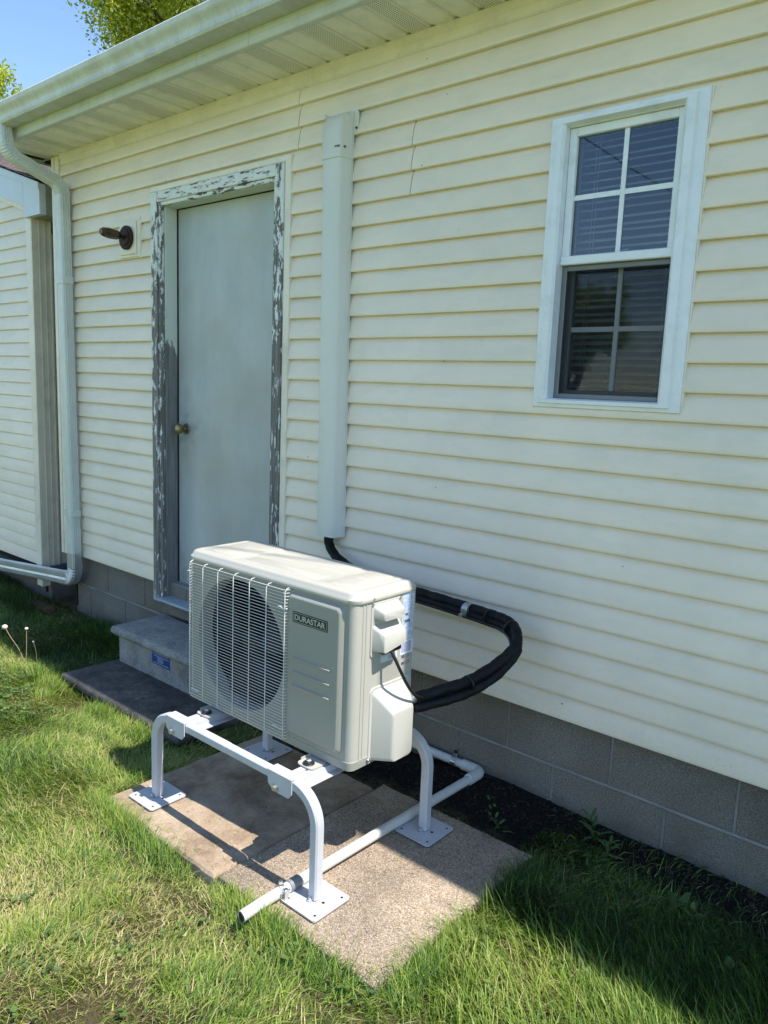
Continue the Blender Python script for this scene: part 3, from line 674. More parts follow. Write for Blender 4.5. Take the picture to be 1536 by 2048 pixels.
# rake boards (white) with drip edge and boxed end
def rk(xa, xb, up, dn, y0, y1):
    zf = lambda x: 2.655 - 0.31 * (x + 4.93)
    return [[(x_, y, zf(x_) + o) for (y, o) in ((y0, dn), (y0, up), (y1, up), (y1, dn))] for x_ in (xa, xb)]
b = B().loft(rk(-8.0, -5.125, 0.0, -0.175, -0.052, -0.012)); b.loft([[(x_, y, 2.655 - 0.31 * (x_ + 4.93) + o) if o == 0 else (x_, y, 2.469) for (y, o) in ((-0.052, 1), (-0.052, 0), (-0.012, 0), (-0.012, 1))] for x_ in (-5.127, -4.908)])
b.build('rake_board', M['fwhite'], gar, smooth=20)
b = B().loft(rk(-8.0, -4.905, 0.006, -0.036, -0.060, -0.0525)); b.build('drip_edge', M['fwhite'], gar)
b = B().loft([[(-8.0, y, 2.655 + .31 * 3.07 + o) for (y, o) in ((-0.03, -0.21), (-.03, -.176), (0, -.176), (0, -.21))], [(-5.10, y, 2.655 + .31 * .17 + o) for (y, o) in ((-0.03, -0.21), (-.03, -.176), (0, -.176), (0, -.21))]]); b.build('rake_trim', M['cream'], gar)
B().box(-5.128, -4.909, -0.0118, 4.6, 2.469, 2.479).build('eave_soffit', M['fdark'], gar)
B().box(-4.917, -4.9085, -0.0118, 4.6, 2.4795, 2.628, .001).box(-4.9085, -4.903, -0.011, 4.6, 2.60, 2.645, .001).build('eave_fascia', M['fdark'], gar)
for k in range(22):   # shingle courses stepping up the slope
    x1 = -4.89 - k * 0.136; x0 = x1 - 0.16; zf = lambda x: 2.668 - 0.31 * (x + 4.93)
    off = 0.006
    nseg2 = 15
    for j in range(nseg2):
        ya = -0.075 + j * 0.305 + (0.15 if k % 2 else 0) - (0.0 if j else 0.0); yb = ya + 0.30
        if j == 0: ya = -0.075
        zz = random.uniform(0, .003)
        b = B(); b.loft([[(x0, y, zf(x0) + .001), (x1, y, zf(x1) + off + zz), (x1, y, zf(x1) + off + .007 + zz), (x0, y, zf(x0) + .008)] for y in (ya, yb)])
        b.build('roof_shingle', M['shingle'], gar)
b = B().loft([[(-4.90, y, 2.655), (-4.90, y, 2.660), (-7.9, y, 3.595), (-10.9, y, 2.66), (-10.9, y, 2.65), (-7.9, y, 3.585)] for y in (-0.055, 4.6)]); b.build('roof_deck', M['black'], gar)
B().box(-10.5, -5.075, 0.03, 4.4, -0.15, 0.19).build('foundation', M['block'], gar)
tag(B().box(-5.06, -4.80, -0.155, -0.075, -0.075, -0.02, .006, 2).build('brick', M['brick'], None, smooth=40), 'old red brick lying in the grass under the downspout elbow', 'brick').rotation_euler = (0, 0, 0)

# ---- duct (line set cover)
du = thing('line_set_cover', 'tall pale grey line-set cover on the siding right of the door', 'pipe cover', (-2.34, -0.04, 0.85))
def duct_loop(z, sx=0.0, fy=-0.082):
    return [(-2.402 + sx, -0.0165, z), (-2.399 + sx, -0.060, z), (-2.392 + sx, fy + .006, z), (-2.384 + sx, fy, z), (-2.305, fy, z), (-2.296, fy + .003, z), (-2.290, fy + .012, z), (-2.285, -0.040, z), (-2.2835, -0.038, z), (-2.2835, -0.034, z), (-2.2785, -0.033, z), (-2.2785, -0.0165, z)]
b = B(); b.loft([[(x_ + (0.022 * (2.39 - z) / 1.55 if True else 0), y, z) for x_, y, z in duct_loop(z)] for z in (0.845, 2.40)]); b.build('cover', M['duct'], du, smooth=40)
cap = B()
def cap_loop(z, fy, top): 
    l = duct_loop(z, 0, fy); return [((x_ + 2.34) * 1.045 - 2.34, y, z) for x_, y, z in l]
L = [cap_loop(2.395, -0.086, 0), cap_loop(2.50, -0.086, 0), cap_loop(2.535, -0.080, 0), cap_loop(2.562, -0.060, 0), cap_loop(2.575, -0.035, 0)]
cap.loft(L); cap.build('end_cap', M['duct'], du, smooth=40)
b = B(); r_ = rrect(-2.42, -2.253, 2.495, 2.583, 0.018, 5); b.loft([[(a, -0.016, c) for a, c in r_], [(a, -0.020, c) for a, c in r_]]); b.build('wall_flange', M['duct'], du, smooth=40)
B().box(-2.316, -2.2905, -0.0885, -0.0835, 2.432, 2.437).cyl((-2.2835, -0.064, 2.434), 0.005, 0.004, 0, 8).build('cap_slot', M['duct_d'], du)
B().cyl((-2.262, -0.023, 2.512), 0.005, 0.004, 1, 10).build('flange_screw', M['rust'], du)

# ---- wall lamp
lamp = thing('wall_lamp', 'rusty bare lampholder on a cream block beside the door', 'wall lamp', (-3.94, -0.02, 2.14))
B().box(-4.035, -3.845, -0.026, -0.005, 2.138, 2.338, .004).box(-4.022, -3.860, -0.034, -0.0255, 2.152, 2.326, .004).box(-3.848, -3.838, -0.022, -.005, 2.132, 2.345, .002).build('mounting_block', M['cream'], lamp, smooth=30)
b = B(); b.cyl((-3.94, -0.052, 2.24), 0.063, 0.018, 1, 28, ch=.004); b.cyl((-3.94, -0.058, 2.24), 0.045, 0.008, 1, 24, ch=.003); b.build('backplate', M['rust'], lamp, smooth=40)
b = B(); b.tube([(-3.94, -0.055, 2.24), (-3.94, -0.075, 2.241)], 0.012, 10); pf = [(0.075, 0.013), (0.082, 0.02), (0.10, 0.030), (0.145, 0.033), (0.175, 0.028), (0.192, 0.018)]
b.loft([[(-3.94 + r * math.cos(t * math.pi / 4), -d, 2.243 + d * .03 + r * 0.85 * math.sin(t * math.pi / 4)) for t in range(8)] for d, r in pf]); b.build('lampholder', M['lamp'], lamp)

# ------------------------------------------------------------------ steps
st = thing('concrete_steps', 'two grey precast concrete steps below the weathered door', 'steps', (-3.1, -0.3, -0.1))
def tread(x0, x1, y0, y1, ztop, th, r, mt, name):
    # bullnosed front and left edges
    b = B(); L = []
    n = 6
    for j in range(n + 1):
        a = math.pi / 2 - math.pi * j / n; ins = th / 2 * (1 - math.cos(a)); L.append((ztop - th / 2 + th / 2 * math.sin(a), ins * r))
    L = [[(x_, y_, z_) for x_, y_ in rrect(x0 + q, x1 - q, y0 + q, y1, 0.012, 3)] for z_, q in L]
    b.loft(L); return b.build(name, mt, st, smooth=40)
tread(-3.655, -2.64, -0.342, -0.03, 0.186, 0.05, 0.9, M['step'], 'upper_tread')
B().box(-3.612, -2.68, -0.312, -0.035, -0.03, 0.137, .003).build('riser', M['step'], st)
tread(-3.655, -2.62, -0.618, -0.25, -0.008, 0.045, 0.6, M['steplow'], 'lower_tread')
B().box(-3.62, -2.66, -0.588, -0.26, -0.2, -0.052, .003).build('lower_riser', M['step'], st)
s = B().box(-3.295, -3.142, -0.3145, -0.3128, 0.068, 0.136).rot((-3.22, -.313, .1), 'Y', 0.015)
s.build('sticker', M['bluest'], st, label='worn blue sticker on the riser')
b = B()
for zz, a, c in ((0.124, .01, .14), (0.113, .02, .148), (0.106, .045, .105), (0.099, .05, .1), (.092, .048, .102), (.086, .05, .1), (.076, .01, .145)): b.box(-3.295 + a, -3.295 + c, -0.3150, -0.3145, zz, zz + .0022)
b.build('sticker_print', M['whitest'], st)

# ------------------------------------------------------------------ slabs
def slab(x0, x1, y0, y1, zt, zb, mt, label, tilt=(0, 0), ch=0.012):
    n = 14; per = []
    def jit(a): return random.uniform(-a, a)
    for k in range(n): per.append((x0 + (x1 - x0) * k / n, y0))
    for k in range(n): per.append((x1, y0 + (y1 - y0) * k / n))
    for k in range(n): per.append((x1 - (x1 - x0) * k / n, y1))
    for k in range(n): per.append((x0, y1 - (y1 - y0) * k / n))
    cx, cy = (x0 + x1) / 2, (y0 + y1) / 2
    off = [(jit(.0035), jit(.0035)) for _ in per]
    def lp(z, ins, jj):
        o = []
        for (x_, y_), (a, c) in zip(per, off):
            sx = -1 if x_ > cx else 1; sy = -1 if y_ > cy else 1
            ex = ins if abs(x_ - x0) < 1e-6 or abs(x_ - x1) < 1e-6 else 0; ey = ins if abs(y_ - y0) < 1e-6 or abs(y_ - y1) < 1e-6 else 0
            o.append((x_ + sx * ex + a * jj, y_ + sy * ey + c * jj, z + tilt[0] * (x_ - cx) + tilt[1] * (y_ - cy) + jit(.0008)))
        return o
    b = B().loft([lp(zb, 0, 1), lp(zt - ch * .7, 0, 1), lp(zt - .002, ch * .45, .8), lp(zt, ch, .5)])
    o = b.build('concrete_slab', mt, None, smooth=35)
    return tag(o, label, 'slab', 'concrete slabs under the outdoor unit')
slab(-2.396, -1.755, -1.083, -0.342, 0.0, -0.055, M['sand'], 'smoother tan stained slab under the left legs of the stand', ch=.014)
slab(-1.748, -1.103, -1.072, -0.297, 0.0, -0.055, M['agg'], 'pebbly exposed-aggregate slab under the right legs of the stand', ch=.008)

# ------------------------------------------------------------------ outdoor unit
ou = thing('outdoor_unit', 'ivory heat pump outdoor unit with a wire fan grille on a raised stand', 'outdoor unit', (-1.86, -0.66, 0.35))
ux0, ux1, uy0, uy1, uz0, uz1 = -2.268, -1.455, -0.810, -0.520, 0.350, 0.868
rr = 0.022
per = rrect(ux0, ux1, uy0, uy1, rr, 6)
# open the loop along the front: order from front-right flat to front-left flat
i0 = max(range(len(per)), key=lambda i: (per[i][1] < uy0 + 1e-6, per[i][0]))  # last point of the front right corner start
pts = sorted(range(len(per)), key=lambda i: 0)
seq = per[:]   # counter-clockwise: back-right, back-left, front-left, front-right
# rotate so it starts at front-right arc start and ends at front-left arc end
k = next(i for i in range(len(seq)) if abs(seq[i][0] - (ux1 - rr)) < 1e-6 and abs(seq[i][1] - uy0) < 1e-6)
seq = seq[k:] + seq[:k]
kk = next(i for i in range(len(seq)) if abs(seq[i][0] - (ux0 + rr)) < 1e-6 and abs(seq[i][1] - uy0) < 1e-6)
seq = seq[:kk + 1]
# right side: shallow vertical grooves just behind the front edge
cs = B(); cs.loft([[(a, c, z) for a, c in seq] for z in (uz0, uz1)], False, False, False)
fxr, fxl = ux1 - rr, ux0 + rr
hc = (-1.985, 0.612); hr = 0.226
# front sheet with round fan opening
angs = sorted(set([2 * math.pi * k / 64 for k in range(64)] + [math.atan2(z - hc[1], x_ - hc[0]) % (2 * math.pi) for x_ in (fxl, fxr) for z in (uz0, uz1)]))
inner, outer = [], []
for a in angs:
    c, s = math.cos(a), math.sin(a)
    inner.append((hc[0] + hr * c, hc[1] + hr * s))
    t = min([((fxr if c > 0 else fxl) - hc[0]) / c if abs(c) > 1e-9 else 9e9, ((uz1 if s > 0 else uz0) - hc[1]) / s if abs(s) > 1e-9 else 9e9])
    outer.append((hc[0] + t * c, hc[1] + t * s))
fs_ = B(); fs_.loft([[(a, uy0, c) for a, c in outer], [(a, uy0, c) for a, c in inner], [(hc[0] + (a - hc[0]) * .985, uy0 + .008, hc[1] + (c - hc[1]) * .985) for a, c in inner], [(hc[0] + (a - hc[0]) * .97, uy0 + .055, hc[1] + (c - hc[1]) * .97) for a, c in inner]], False, False)
cs.box(ux0 + .01, ux1 - .01, uy0 + .01, uy1 - .01, uz0, uz0 + .004)
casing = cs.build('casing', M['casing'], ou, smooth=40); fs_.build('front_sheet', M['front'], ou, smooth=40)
# base pan lip and kick
b = B(); b.loft([[(a, c, z) for a, c in rrect(ux0 - i_, ux1 + i_, uy0 - i_, uy1 + i_, rr, 5)] for z, i_ in ((0.345, -0.006), (0.346, 0.001), (0.372, 0.0015), (0.374, -.001))]); b.build('base_pan', M['front'], ou, smooth=40)
# side grooves (proud fluting strips on the right side near the front)
b = B()
for yy in (-0.772, -0.758): b.box(ux1 - .002, ux1 + .0022, yy - .004, yy + .001, uz0 + .012, uz1 - .008, .001)
b.build('fluting', M['casing'], ou)
# lid
lid = B()
def ll(z, ins, r=.035): return [(a, c, z) for a, c in rrect(ux0 - .006 + ins, ux1 + .006 - ins, uy0 - .006 + ins, uy1 + .006 - ins, max(r - ins * .3, .01), 7)]
lid.loft([ll(0.864, .001), ll(0.8665, 0.0), ll(0.876, 0.0), ll(0.8795, .004), ll(0.890, .0075), ll(0.8945, .011), ll(0.897, .018), ll(0.8965, .03), ll(.8955, .034)])
lid.build('lid', M['casing'], ou, smooth=50)
b = B()
def pad(x0, x1, y0, y1, h=.003, r=.01, sl=.006, z=.8950):
    b.loft([[(a, c, z) for a, c in rrect(x0, x1, y0, y1, r, 4)], [(a, c, z + h) for a, c in rrect(x0 + sl, x1 - sl, y0 + sl, y1 - sl, r * .7, 4)]], False, True)
pad(-2.235, -2.05, -0.785, -0.545); pad(-2.02, -1.66, -0.775, -0.700); pad(-2.02, -1.66, -0.655, -0.625, .0025); pad(-2.02, -1.66, -.585, -.548); pad(-1.63, -1.49, -0.785, -0.545)
pad(-2.20, -2.10, -.76, -.70, .0025, z=.898); pad(-1.60, -1.52, -.66, -.56, .0025, z=.898); pad(-1.60, -1.52, -.77, -.735, .0025, z=.898)
b.build('lid_embossing', M['casing'], ou, smooth=40)
for (x_, y_) in ((ux1 + .004, -0.735), (ux1 + .004, -0.553)): B().cyl((x_, y_, 0.8705), 0.0045, .003, 0, 10).build('screw', M['zinc'], ou)
# inside: dark coil, shroud, fan, motor bracket
B().box(ux0 + .012, ux1 - .23, uy1 - .03, uy1 - .005, uz0 + .01, uz1 - .01).box(ux0 + .004, ux0 + .012, uy0 + .06, uy1 - .01, uz0 + .01, uz1 - .01).box(-1.74, -1.73, uy0 + .06, uy1 - .01, uz0 + .01, uz1 - .01).build('coil', M['dark'], ou)
B().box(ux0 + .03, ux1 - .03, uy1 - .004, uy1 - .001, uz0 + .01, uz1 - .01).build('back_panel', M['casing'], ou)
fan = B(); fan.cyl((hc[0], uy0 + .045, hc[1]), 0.045, 0.05, 1, 24, ch=.006)
fan = fan.build('fan', M['fan'], ou, smooth=40)
for q in range(3):
    b = B(); L = []
    for i in range(9):
        t = i / 8; r_ = 0.04 + t * 0.165; base = q * 2 * math.pi / 3 + 0.35 * t + .5; wd = 0.55 + 0.45 * math.sin(t * 1.9); row = []
        for j in range(7):
            u = j / 6 - .5; a = base + u * wd * 1.5; row.append((hc[0] + r_ * math.cos(a), uy0 + .062 + u * 0.055 - .01 * t, hc[1] + r_ * math.sin(a)))
        L.append(row + [(p_[0], p_[1] + .003, p_[2]) for p_ in row[::-1]])
    b.loft(L); b.build('fan_blade', M['fan'], fan, smooth=40)
# wire grille
wr = B(); gx0, gx1, gz0_, gz1_, gy = -2.240, -1.727, 0.366, 0.858, -0.836
nh = 48
for i in range(nh):
    z = gz0_ + (gz1_ - gz0_) * i / (nh - 1)
    wr.tube([(gx0 + .001, uy0 - .001, z), (gx0 + .002, gy + .012, z), (gx0 + .010, gy + .002, z), (gx1 - .010, gy + .002, z), (gx1 - .002, gy + .012, z), (gx1 - .001, uy0 - .001, z)], 0.00112, 5)
for i in range(7):
    x_ = gx0 + .006 + (gx1 - gx0 - .012) * i / 6
    yv = gy - .001 if 0 < i < 6 else gy + .003
    wr.tube([(x_, uy0 - .001, gz0_ - .004), (x_, yv + .010, gz0_ - .003), (x_, yv, gz0_ + .006), (x_, yv, gz1_ - .006), (x_, yv + .010, gz1_ + .004), (x_, uy0 - .001, gz1_ + .005)], 0.0016, 6)
wr.build('fan_grille', M['wire'], ou, smooth=60)
for (x_, z) in ((-2.225, 0.825), (-1.745, 0.80), (-2.20, .395), (-1.76, .40)):
    B().tube([(x_ - .02, gy + .002, z), (x_ - .005, gy - .001, z + .004), (x_ + .01, gy + .004, z - .004), (x_ + .024, gy + .001, z + .002)], 0.0022, 6).build('grille_clip', M['wire'], ou, smooth=60)
# raised service panel on the front
b = B(); pl = [(0.0, 0.0005), (0.0015, -.002), (0.011, -.0125), (0.0135, -0.0138), (.0165, -.0140)]
b.loft([[(a, uy0 + y, c) for a, c in rrect(-1.738 + i_, -1.494 - i_, 0.384 + i_, 0.853 - i_, 0.020 - i_ * .5, 6)] for i_, y in pl], False, True)
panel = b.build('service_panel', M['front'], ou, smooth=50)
py = uy0 - .0140
for zz in (0.648, 0.603, 0.558):
    b = B(); x0_, x1_ = -1.699, -1.538
    b.loft([[(x0_ - .003, py + .0005, zz), (x0_ - .003, py + .0005, zz + .001), (x0_ - .003, py + .0005, zz - .006)], [(x0_, py, zz + .004), (x0_, py - .0065, zz + .001), (x0_, py, zz - .011)], [(x1_, py, zz + .004), (x1_, py - .0065, zz + .001), (x1_, py, zz - .011)], [(x1_ + .003, py + .0005, zz), (x1_ + .003, py + .0005, zz + .001), (x1_ + .003, py + .0005, zz - .006)]])
    b.build('panel_rib', M['front'], panel)
# badge
b = B(); r_ = rrect(-1.7045, -1.5515, 0.7625, 0.7975, .003, 3); b.loft([[(a, py - .0004, c) for a, c in r_], [(a, py - .0012, c) for a, c in r_]]); badge = b.build('badge', M['badge'], ou, label='black badge lettered DURASTAR')
b = B()
bx0, bx1, bz0, bz1, t_ = -1.7010, -1.5550, 0.7655, 0.7945, .0012
b.box(bx0, bx1, py - .0016, py - .0012, bz1 - t_, bz1).box(bx0, bx1, py - .0016, py - .0012, bz0, bz0 + t_).box(bx0, bx0 + t_, py - .0016, py - .0012, bz0 + t_, bz1 - t_).box(bx1 - t_, bx1, py - .0016, py - .0012, bz0 + t_, bz1 - t_)
b.build('badge_border', M['silver'], badge)
def text_mesh(txt, size, width, ext=0.0002, bold=0.0):
    cu = bpy.data.curves.new('text', 'FONT'); cu.body = txt; cu.size = size; cu.extrude = ext; cu.offset = bold; cu.align_x = 'CENTER'; cu.align_y = 'CENTER'; cu.resolution_u = 3
    o = bpy.data.objects.new('tmp', cu); C.objects.link(o); bpy.context.view_layer.update()
    dg = bpy.context.evaluated_depsgraph_get(); me = bpy.data.meshes.new_from_object(o.evaluated_get(dg)); bpy.data.objects.remove(o)
    xs_ = [v.co.x for v in me.vertices]; zs_ = [v.co.y for v in me.vertices]; sx = width / (max(xs_) - min(xs_)); cx = (max(xs_) + min(xs_)) / 2; cz = (max(zs_) + min(zs_)) / 2
    return me, sx, cx, cz
me, sx, cx, cz = text_mesh('DURASTAR', 0.028, 0.134, .0002, .0006)
hz = max(v.co.y for v in me.vertices) - min(v.co.y for v in me.vertices); sz = 0.0185 / hz
for v in me.vertices: v.co = Vector(((v.co.x - cx) * sx - 1.628, py - .0015 - v.co.z * 1.0, (v.co.y - cz) * sz + 0.780))
me.materials.clear(); link('badge_lettering', me, M['silver'], badge)
# electrical cover on the side
sxp = ux1
b = B(); r_ = rrect(-0.742, -0.603, 0.688, 0.8585, .012, 4)
b.loft([[(sxp - .001, a, c) for a, c in r_], [(sxp + .0035, a, c) for a, c in rrect(-.7405, -.6045, .6895, .857, .011, 4)]], False, True); b.build('access_cover', M['plastic'], ou, smooth=40)
def hood(name, y0, y1, z0, z1, out_, ti, si, bi=0.0, x0=sxp + .003, lz=0.0, mt=M['plastic'], r=.01):
    """hood: base rectangle on the side wall, outer face inset at the top (ti), sides (si) and bottom (bi); lz drops the near bottom corner"""
    b = B(); L = []
    for f, q in ((0, 0), (.55, .62), (.85, .90), (.97, .98), (1.0, 1.06)):
        rc = rrect(y0 + si * q, y1 - si * q, z0 + bi * q, z1 - ti * q, min(r, .012), 4)
        zc = (z0 + z1) / 2
        L.append([(x0 + out_ * f, a, c - (lz * max(0, (y1 - a) / (y1 - y0)) * (1 if c < zc else 0))) for a, c in rc])
    b.loft(L, False, True); return b.build(name, mt, ou, smooth=50)
hood('handle_hood', -0.733, -0.614, 0.806, 0.851, 0.034, 0.016, 0.012)
hood('terminal_hood', -0.736, -0.611, 0.727, 0.790, 0.040, 0.024, 0.012, lz=.022)
B().box(sxp + .0035, sxp + .0045, -0.733, -0.614, 0.7905, 0.8055).build('hood_recess', M['casing'], ou)
B().box(sxp + .004, sxp + .034, -0.715, -0.63, 0.700, 0.728, .004).build('cord_gland', M['dark'], ou)
for (y_, z_) in ((-0.737, .8535), (-.612, .852)): B().cyl((sxp + .003, y_, z_), .004, .003, 0, 10).build('screw', M['zinc'], ou)
# labels
xl = sxp + .0008
b = B().loft([[(xl - .001, a, c) for a, c in rrect(-.5985, -.5325, .708, .866, .006, 3)], [(xl, a, c) for a, c in rrect(-.5985, -.5325, .708, .866, .006, 3)]]); b.build('label_frame', M['casing'], ou)
B().box(xl, xl + .0005, -.5935, -.5395, .711, .861).build('spec_label', M['label'], ou, label='tall pale blue specification label')
b = B()
random.seed(11)
z = .856
while z > .715:
    y = -.591
    while y < -.544:
        l_ = random.uniform(.004, .016)
        if random.random() < .75: b.box(xl + .0005, xl + .0008, y, min(y + l_, -.542), z, z + .0018)
        y += l_ + .002
    z -= .0047
b.build('label_print', M['inkp'], ou)
B().box(xl + .0008, xl + .0011, -.580, -.566, .789, .796).box(xl + .0008, xl + .0011, -.582, -.556, .766, .775).build('label_print', M['ink'], ou)
B().box(xl, xl + .0005, -.5985, -.535, .662, .7075).build('barcode_label', M['labelw'], ou)
b = B(); y = -.594
while y < -.541:
    w_ = random.choice([.0012, .002, .0035]); b.box(xl + .0005, xl + .0008, y, y + w_, .669, .702); y += w_ + random.choice([.0012, .0022])
b.build('barcode', M['inkp'], ou)
B().box(xl, xl + .0005, -.690, -.612, .6605, .682).build('barcode_label', M['labelw'], ou)
b = B(); y = -.655
while y < -.618:
    w_ = random.choice([.001, .002]); b.box(xl + .0005, xl + .0008, y, y + w_, .664, .678); y += w_ + .0014
b.build('barcode', M['inkp'], ou)
b = B()
for i in range(9):
    z = .652 - i * .0068; y = -.700
    while y < -.600:
        l_ = random.uniform(.006, .02); b.box(xl, xl + .0003, y, min(y + l_, -.598), z, z + .0015); y += l_ + .002
b.build('printed_text', M['inkg'], ou)
b = B()
for zz in (.651, .629): b.box(xl, xl + .0004, -.588, -.551, zz, zz + .0012).box(xl, xl + .0004, -.588, -.551, zz + .0068, zz + .008).box(xl, xl + .0004, -.588, -.577, zz, zz + .008).box(xl, xl + .0004, -.5525, -.551, zz, zz + .008)
b.build('warning_print', M['ink'], ou)
# valve cover
b = B(); r_ = rrect(-0.735, -0.535, 0.352, 0.590, .02, 5); b.loft([[(sxp - .001, a, c) for a, c in r_], [(sxp + .003, a, c) for a, c in rrect(-.733, -.537, .354, .588, .019, 5)]], False, True)
b.build('valve_plate', M['plastic'], ou, smooth=40)
b = B(); L = []
for f, q in ((0, 0), (.6, .6), (.88, .90), (.97, .99), (1.0, 1.08)):
    rc = rrect(-0.724 + .030 * q, -0.548 - .048 * q, 0.353 + .006 * q, 0.580 - .060 * q, .014, 5); L.append([(sxp + .003 + .062 * f, a, c) for a, c in rc])
b.loft(L, False, True); b.build('valve_cover', M['plastic'], ou, smooth=50)
B().cyl((sxp + .002, -0.735, 0.362), .006, .005, 0, 10).cyl((sxp + .006, -0.735, 0.362), .003, .003, 0, 8).build('screw', M['zinc'], ou)
# feet with bolts
for x_ in (-2.105, -1.588):
    for y_ in (-0.853, -0.480):
        sg = -1 if y_ < -.6 else 1
        f = B(); f.loft([[(a, c, z) for a, c in rrect(x_ - .036, x_ + .036, min(y_ - .022, y_ - .022), y_ + .05 if sg < 0 else y_ + .022, .018, 4)] for z in (.3385, .3425)])
        if sg > 0: f.box(x_ - .036, x_ + .036, y_ - .05, y_, .3385, .3425)
        f.box(x_ - .036, x_ - .033, y_ - .0, y_ + .045 * -sg if sg < 0 else y_ + .01, .3425, .350) if sg < 0 else None
        f.build('mounting_foot', M['casing'], ou, smooth=30)
        B().cyl((x_, y_, .3428), .019, .004, 2, 20, ch=.001).cyl((x_, y_, .3468), .015, .003, 2, 16).build('washer', M['darksteel'], ou, smooth=30)
        B().cyl((x_, y_, .3498), .0095, .0075, 2, 6, ch=.001).build('bolt', M['zinc'], ou)

# ------------------------------------------------------------------ stand
sd = thing('support_stand', 'white powder-coated tube stand carrying the outdoor unit above the slabs', 'stand', (-1.85, -0.69, 0.0))
hp_ = 0.0165; cfr = .005
TP = [(hp_, -hp_ + cfr), (hp_, hp_ - cfr), (hp_ - cfr, hp_), (-hp_ + cfr, hp_), (-hp_, hp_ - cfr), (-hp_, -hp_ + cfr), (-hp_ + cfr, -hp_), (hp_ - cfr, -hp_)]
for yy, xl_, xr_ in ((-0.950, -2.262, -1.447), (-0.440, -2.256, -1.440)):
    zt = 0.3315
    for (xx, sg) in ((xl_, 1), (xr_, -1)):
        path = fillet([(xx, yy, 0.012), (xx, yy, zt), (xx + sg * 0.20, yy, zt)], 0.115, 12)
        B().tube(path, 1, prof=TP, up=(0, 1, 0)).build('leg', M['powder'], sd, smooth=35)
        b = B(); cxp = xx; r_ = rrect(cxp - .073, cxp + .073, yy - .075, yy + .075, .012, 4)
        b.loft([[(a, c, .0042) for a, c in r_], [(a, c, .0092) for a, c in r_]]); pl_ = b.build('base_plate', M['powder'], sd, smooth=30)
        b = B().loft([[(a, c, z) for a, c in rrect(cxp - .072, cxp + .072, yy - .074, yy + .074, .012, 4)] for z in (.0008, .0042)]); b.build('rubber_pad', M['rubber'], pl_)
        b = B()
        for (a, c) in ((-.055, -.055), (.055, -.055), (-.055, .055), (.055, .055)): b.cyl((cxp + a, yy + c, .00925), .0042, .0004, 2, 10)
        b.box(cxp + .028, cxp + .037, yy - .004, yy + .005, .00925, .0096); b.build('plate_hole', M['black'], pl_)
        B().cyl((cxp - .002, yy - .021, .0094), .0085, .007, 2, 6, ch=.001).cyl((cxp - .002, yy - .021, .0164), .005, .005, 2, 8).build('plate_bolt', M['zinc'], pl_)
    B().tube([(xl_ + .195, yy, zt), (-1.86, yy, zt)], 1, prof=[(a * .93, b_ * .93) for a, b_ in TP], up=(0, 1, 0)).build('rail', M['powder'], sd, smooth=35)
    B().tube([(-1.87, yy, zt), (xr_ - .195, yy, zt)], 1, prof=[(a * .88, b_ * .88) for a, b_ in TP], up=(0, 1, 0)).build('rail', M['powder'], sd, smooth=35)
for xc in (-2.125, -1.592):
    # hat channel running back under the feet
    pr = [(-.052, .3125), (-.052, .3150), (-.030, .3152), (-.028, .3360), (-.0045, .3365), (-.0040, .3300), (.0040, .3300), (.0045, .3365), (.028, .3360), (.030, .3152), (.052, .3150), (.052, .3125)]
    pr2 = [(xc + .02 + a, c) for a, c in pr]
    b = B(); b.loft([[(a, y_, c) for a, c in pr2] for y_ in (-0.930, -0.455)]); b.build('cross_channel', M['powder'], sd)
    for yy in (-0.950, -0.440):
        b = B(); sg = -1 if yy < -.7 else 1
        x0_, x1_ = xc - .052, xc + .056
        b.box(x0_, x1_, yy - .0195, yy + .0195, .3485, .3515, .001)
        yo = yy + sg * .0180
        pgn = [(x0_, .350), (x1_, .350), (x1_, .305), (x1_ - .014, .289), (x0_ + .030, .289), (x0_ + .004, .306)]
        b.loft([[(a, min(yo, yo + sg * .003), c) for a, c in pgn], [(a, max(yo, yo + sg * .003), c) for a, c in pgn]])
        b.build('bracket', M['powder'], sd, smooth=20)
        yb = yo + sg * .003
        q = B().cyl((xc - .012, yb if sg > 0 else yb - .003, .3035), .0125, .003, 1, 18).cyl((xc - .012, yb + .003 if sg > 0 else yb - .012, .3035), .0085, .009, 1, 6, ch=.001)
        q.build('bolt', M['zinc'], sd, smooth=30)

# ------------------------------------------------------------------ refrigerant lines
rl = thing('refrigerant_lines', 'black wrapped refrigerant lines looping from the wall cover to the unit', 'pipes', (-1.8, -0.08, 0.7))
main = [(-2.325, -0.047, .93), (-2.325, -0.047, .85), (-2.312, -0.05, .80), (-2.25, -0.058, .755), (-2.10, -0.075, .722), (-1.88, -0.09, .712), (-1.70, -0.095, .708), (-1.54, -0.10, .703), (-1.43, -0.11, .701), (-1.365, -0.122, .699), (-1.315, -0.145, .688), (-1.283, -0.178, .664), (-1.272, -0.215, .640), (-1.287, -0.30, .600), (-1.318, -0.40, .565), (-1.352, -0.48, .550), (-1.405, -0.565, .528)]
P1 = catmull(main, 8)
rad = [0.0188 * (1 + 0.05 * math.sin(i * 1.3) + 0.035 * math.sin(i * 3.7)) for i in range(len(P1))]
B().tube(P1, 1, 14, radii=rad).build('insulated_line', M['tape'], rl, smooth=True, label='thicker upper black wrapped line')
P2 = catmull([(a[0] + (.010 if a[0] > -1.36 else 0.0), a[1] - .010, a[2] - (.021 if a[0] > -2.2 else .0) - (.012 if a[1] < -.25 else 0)) for a in main], 8)
rad = [0.0158 * (1 + 0.05 * math.sin(i * 1.1 + 1) + .03 * math.sin(i * 4.1)) for i in range(len(P2))]
B().tube(P2, 1, 12, radii=rad).build('insulated_line', M['tape'], rl, smooth=True, label='thinner lower black wrapped line')
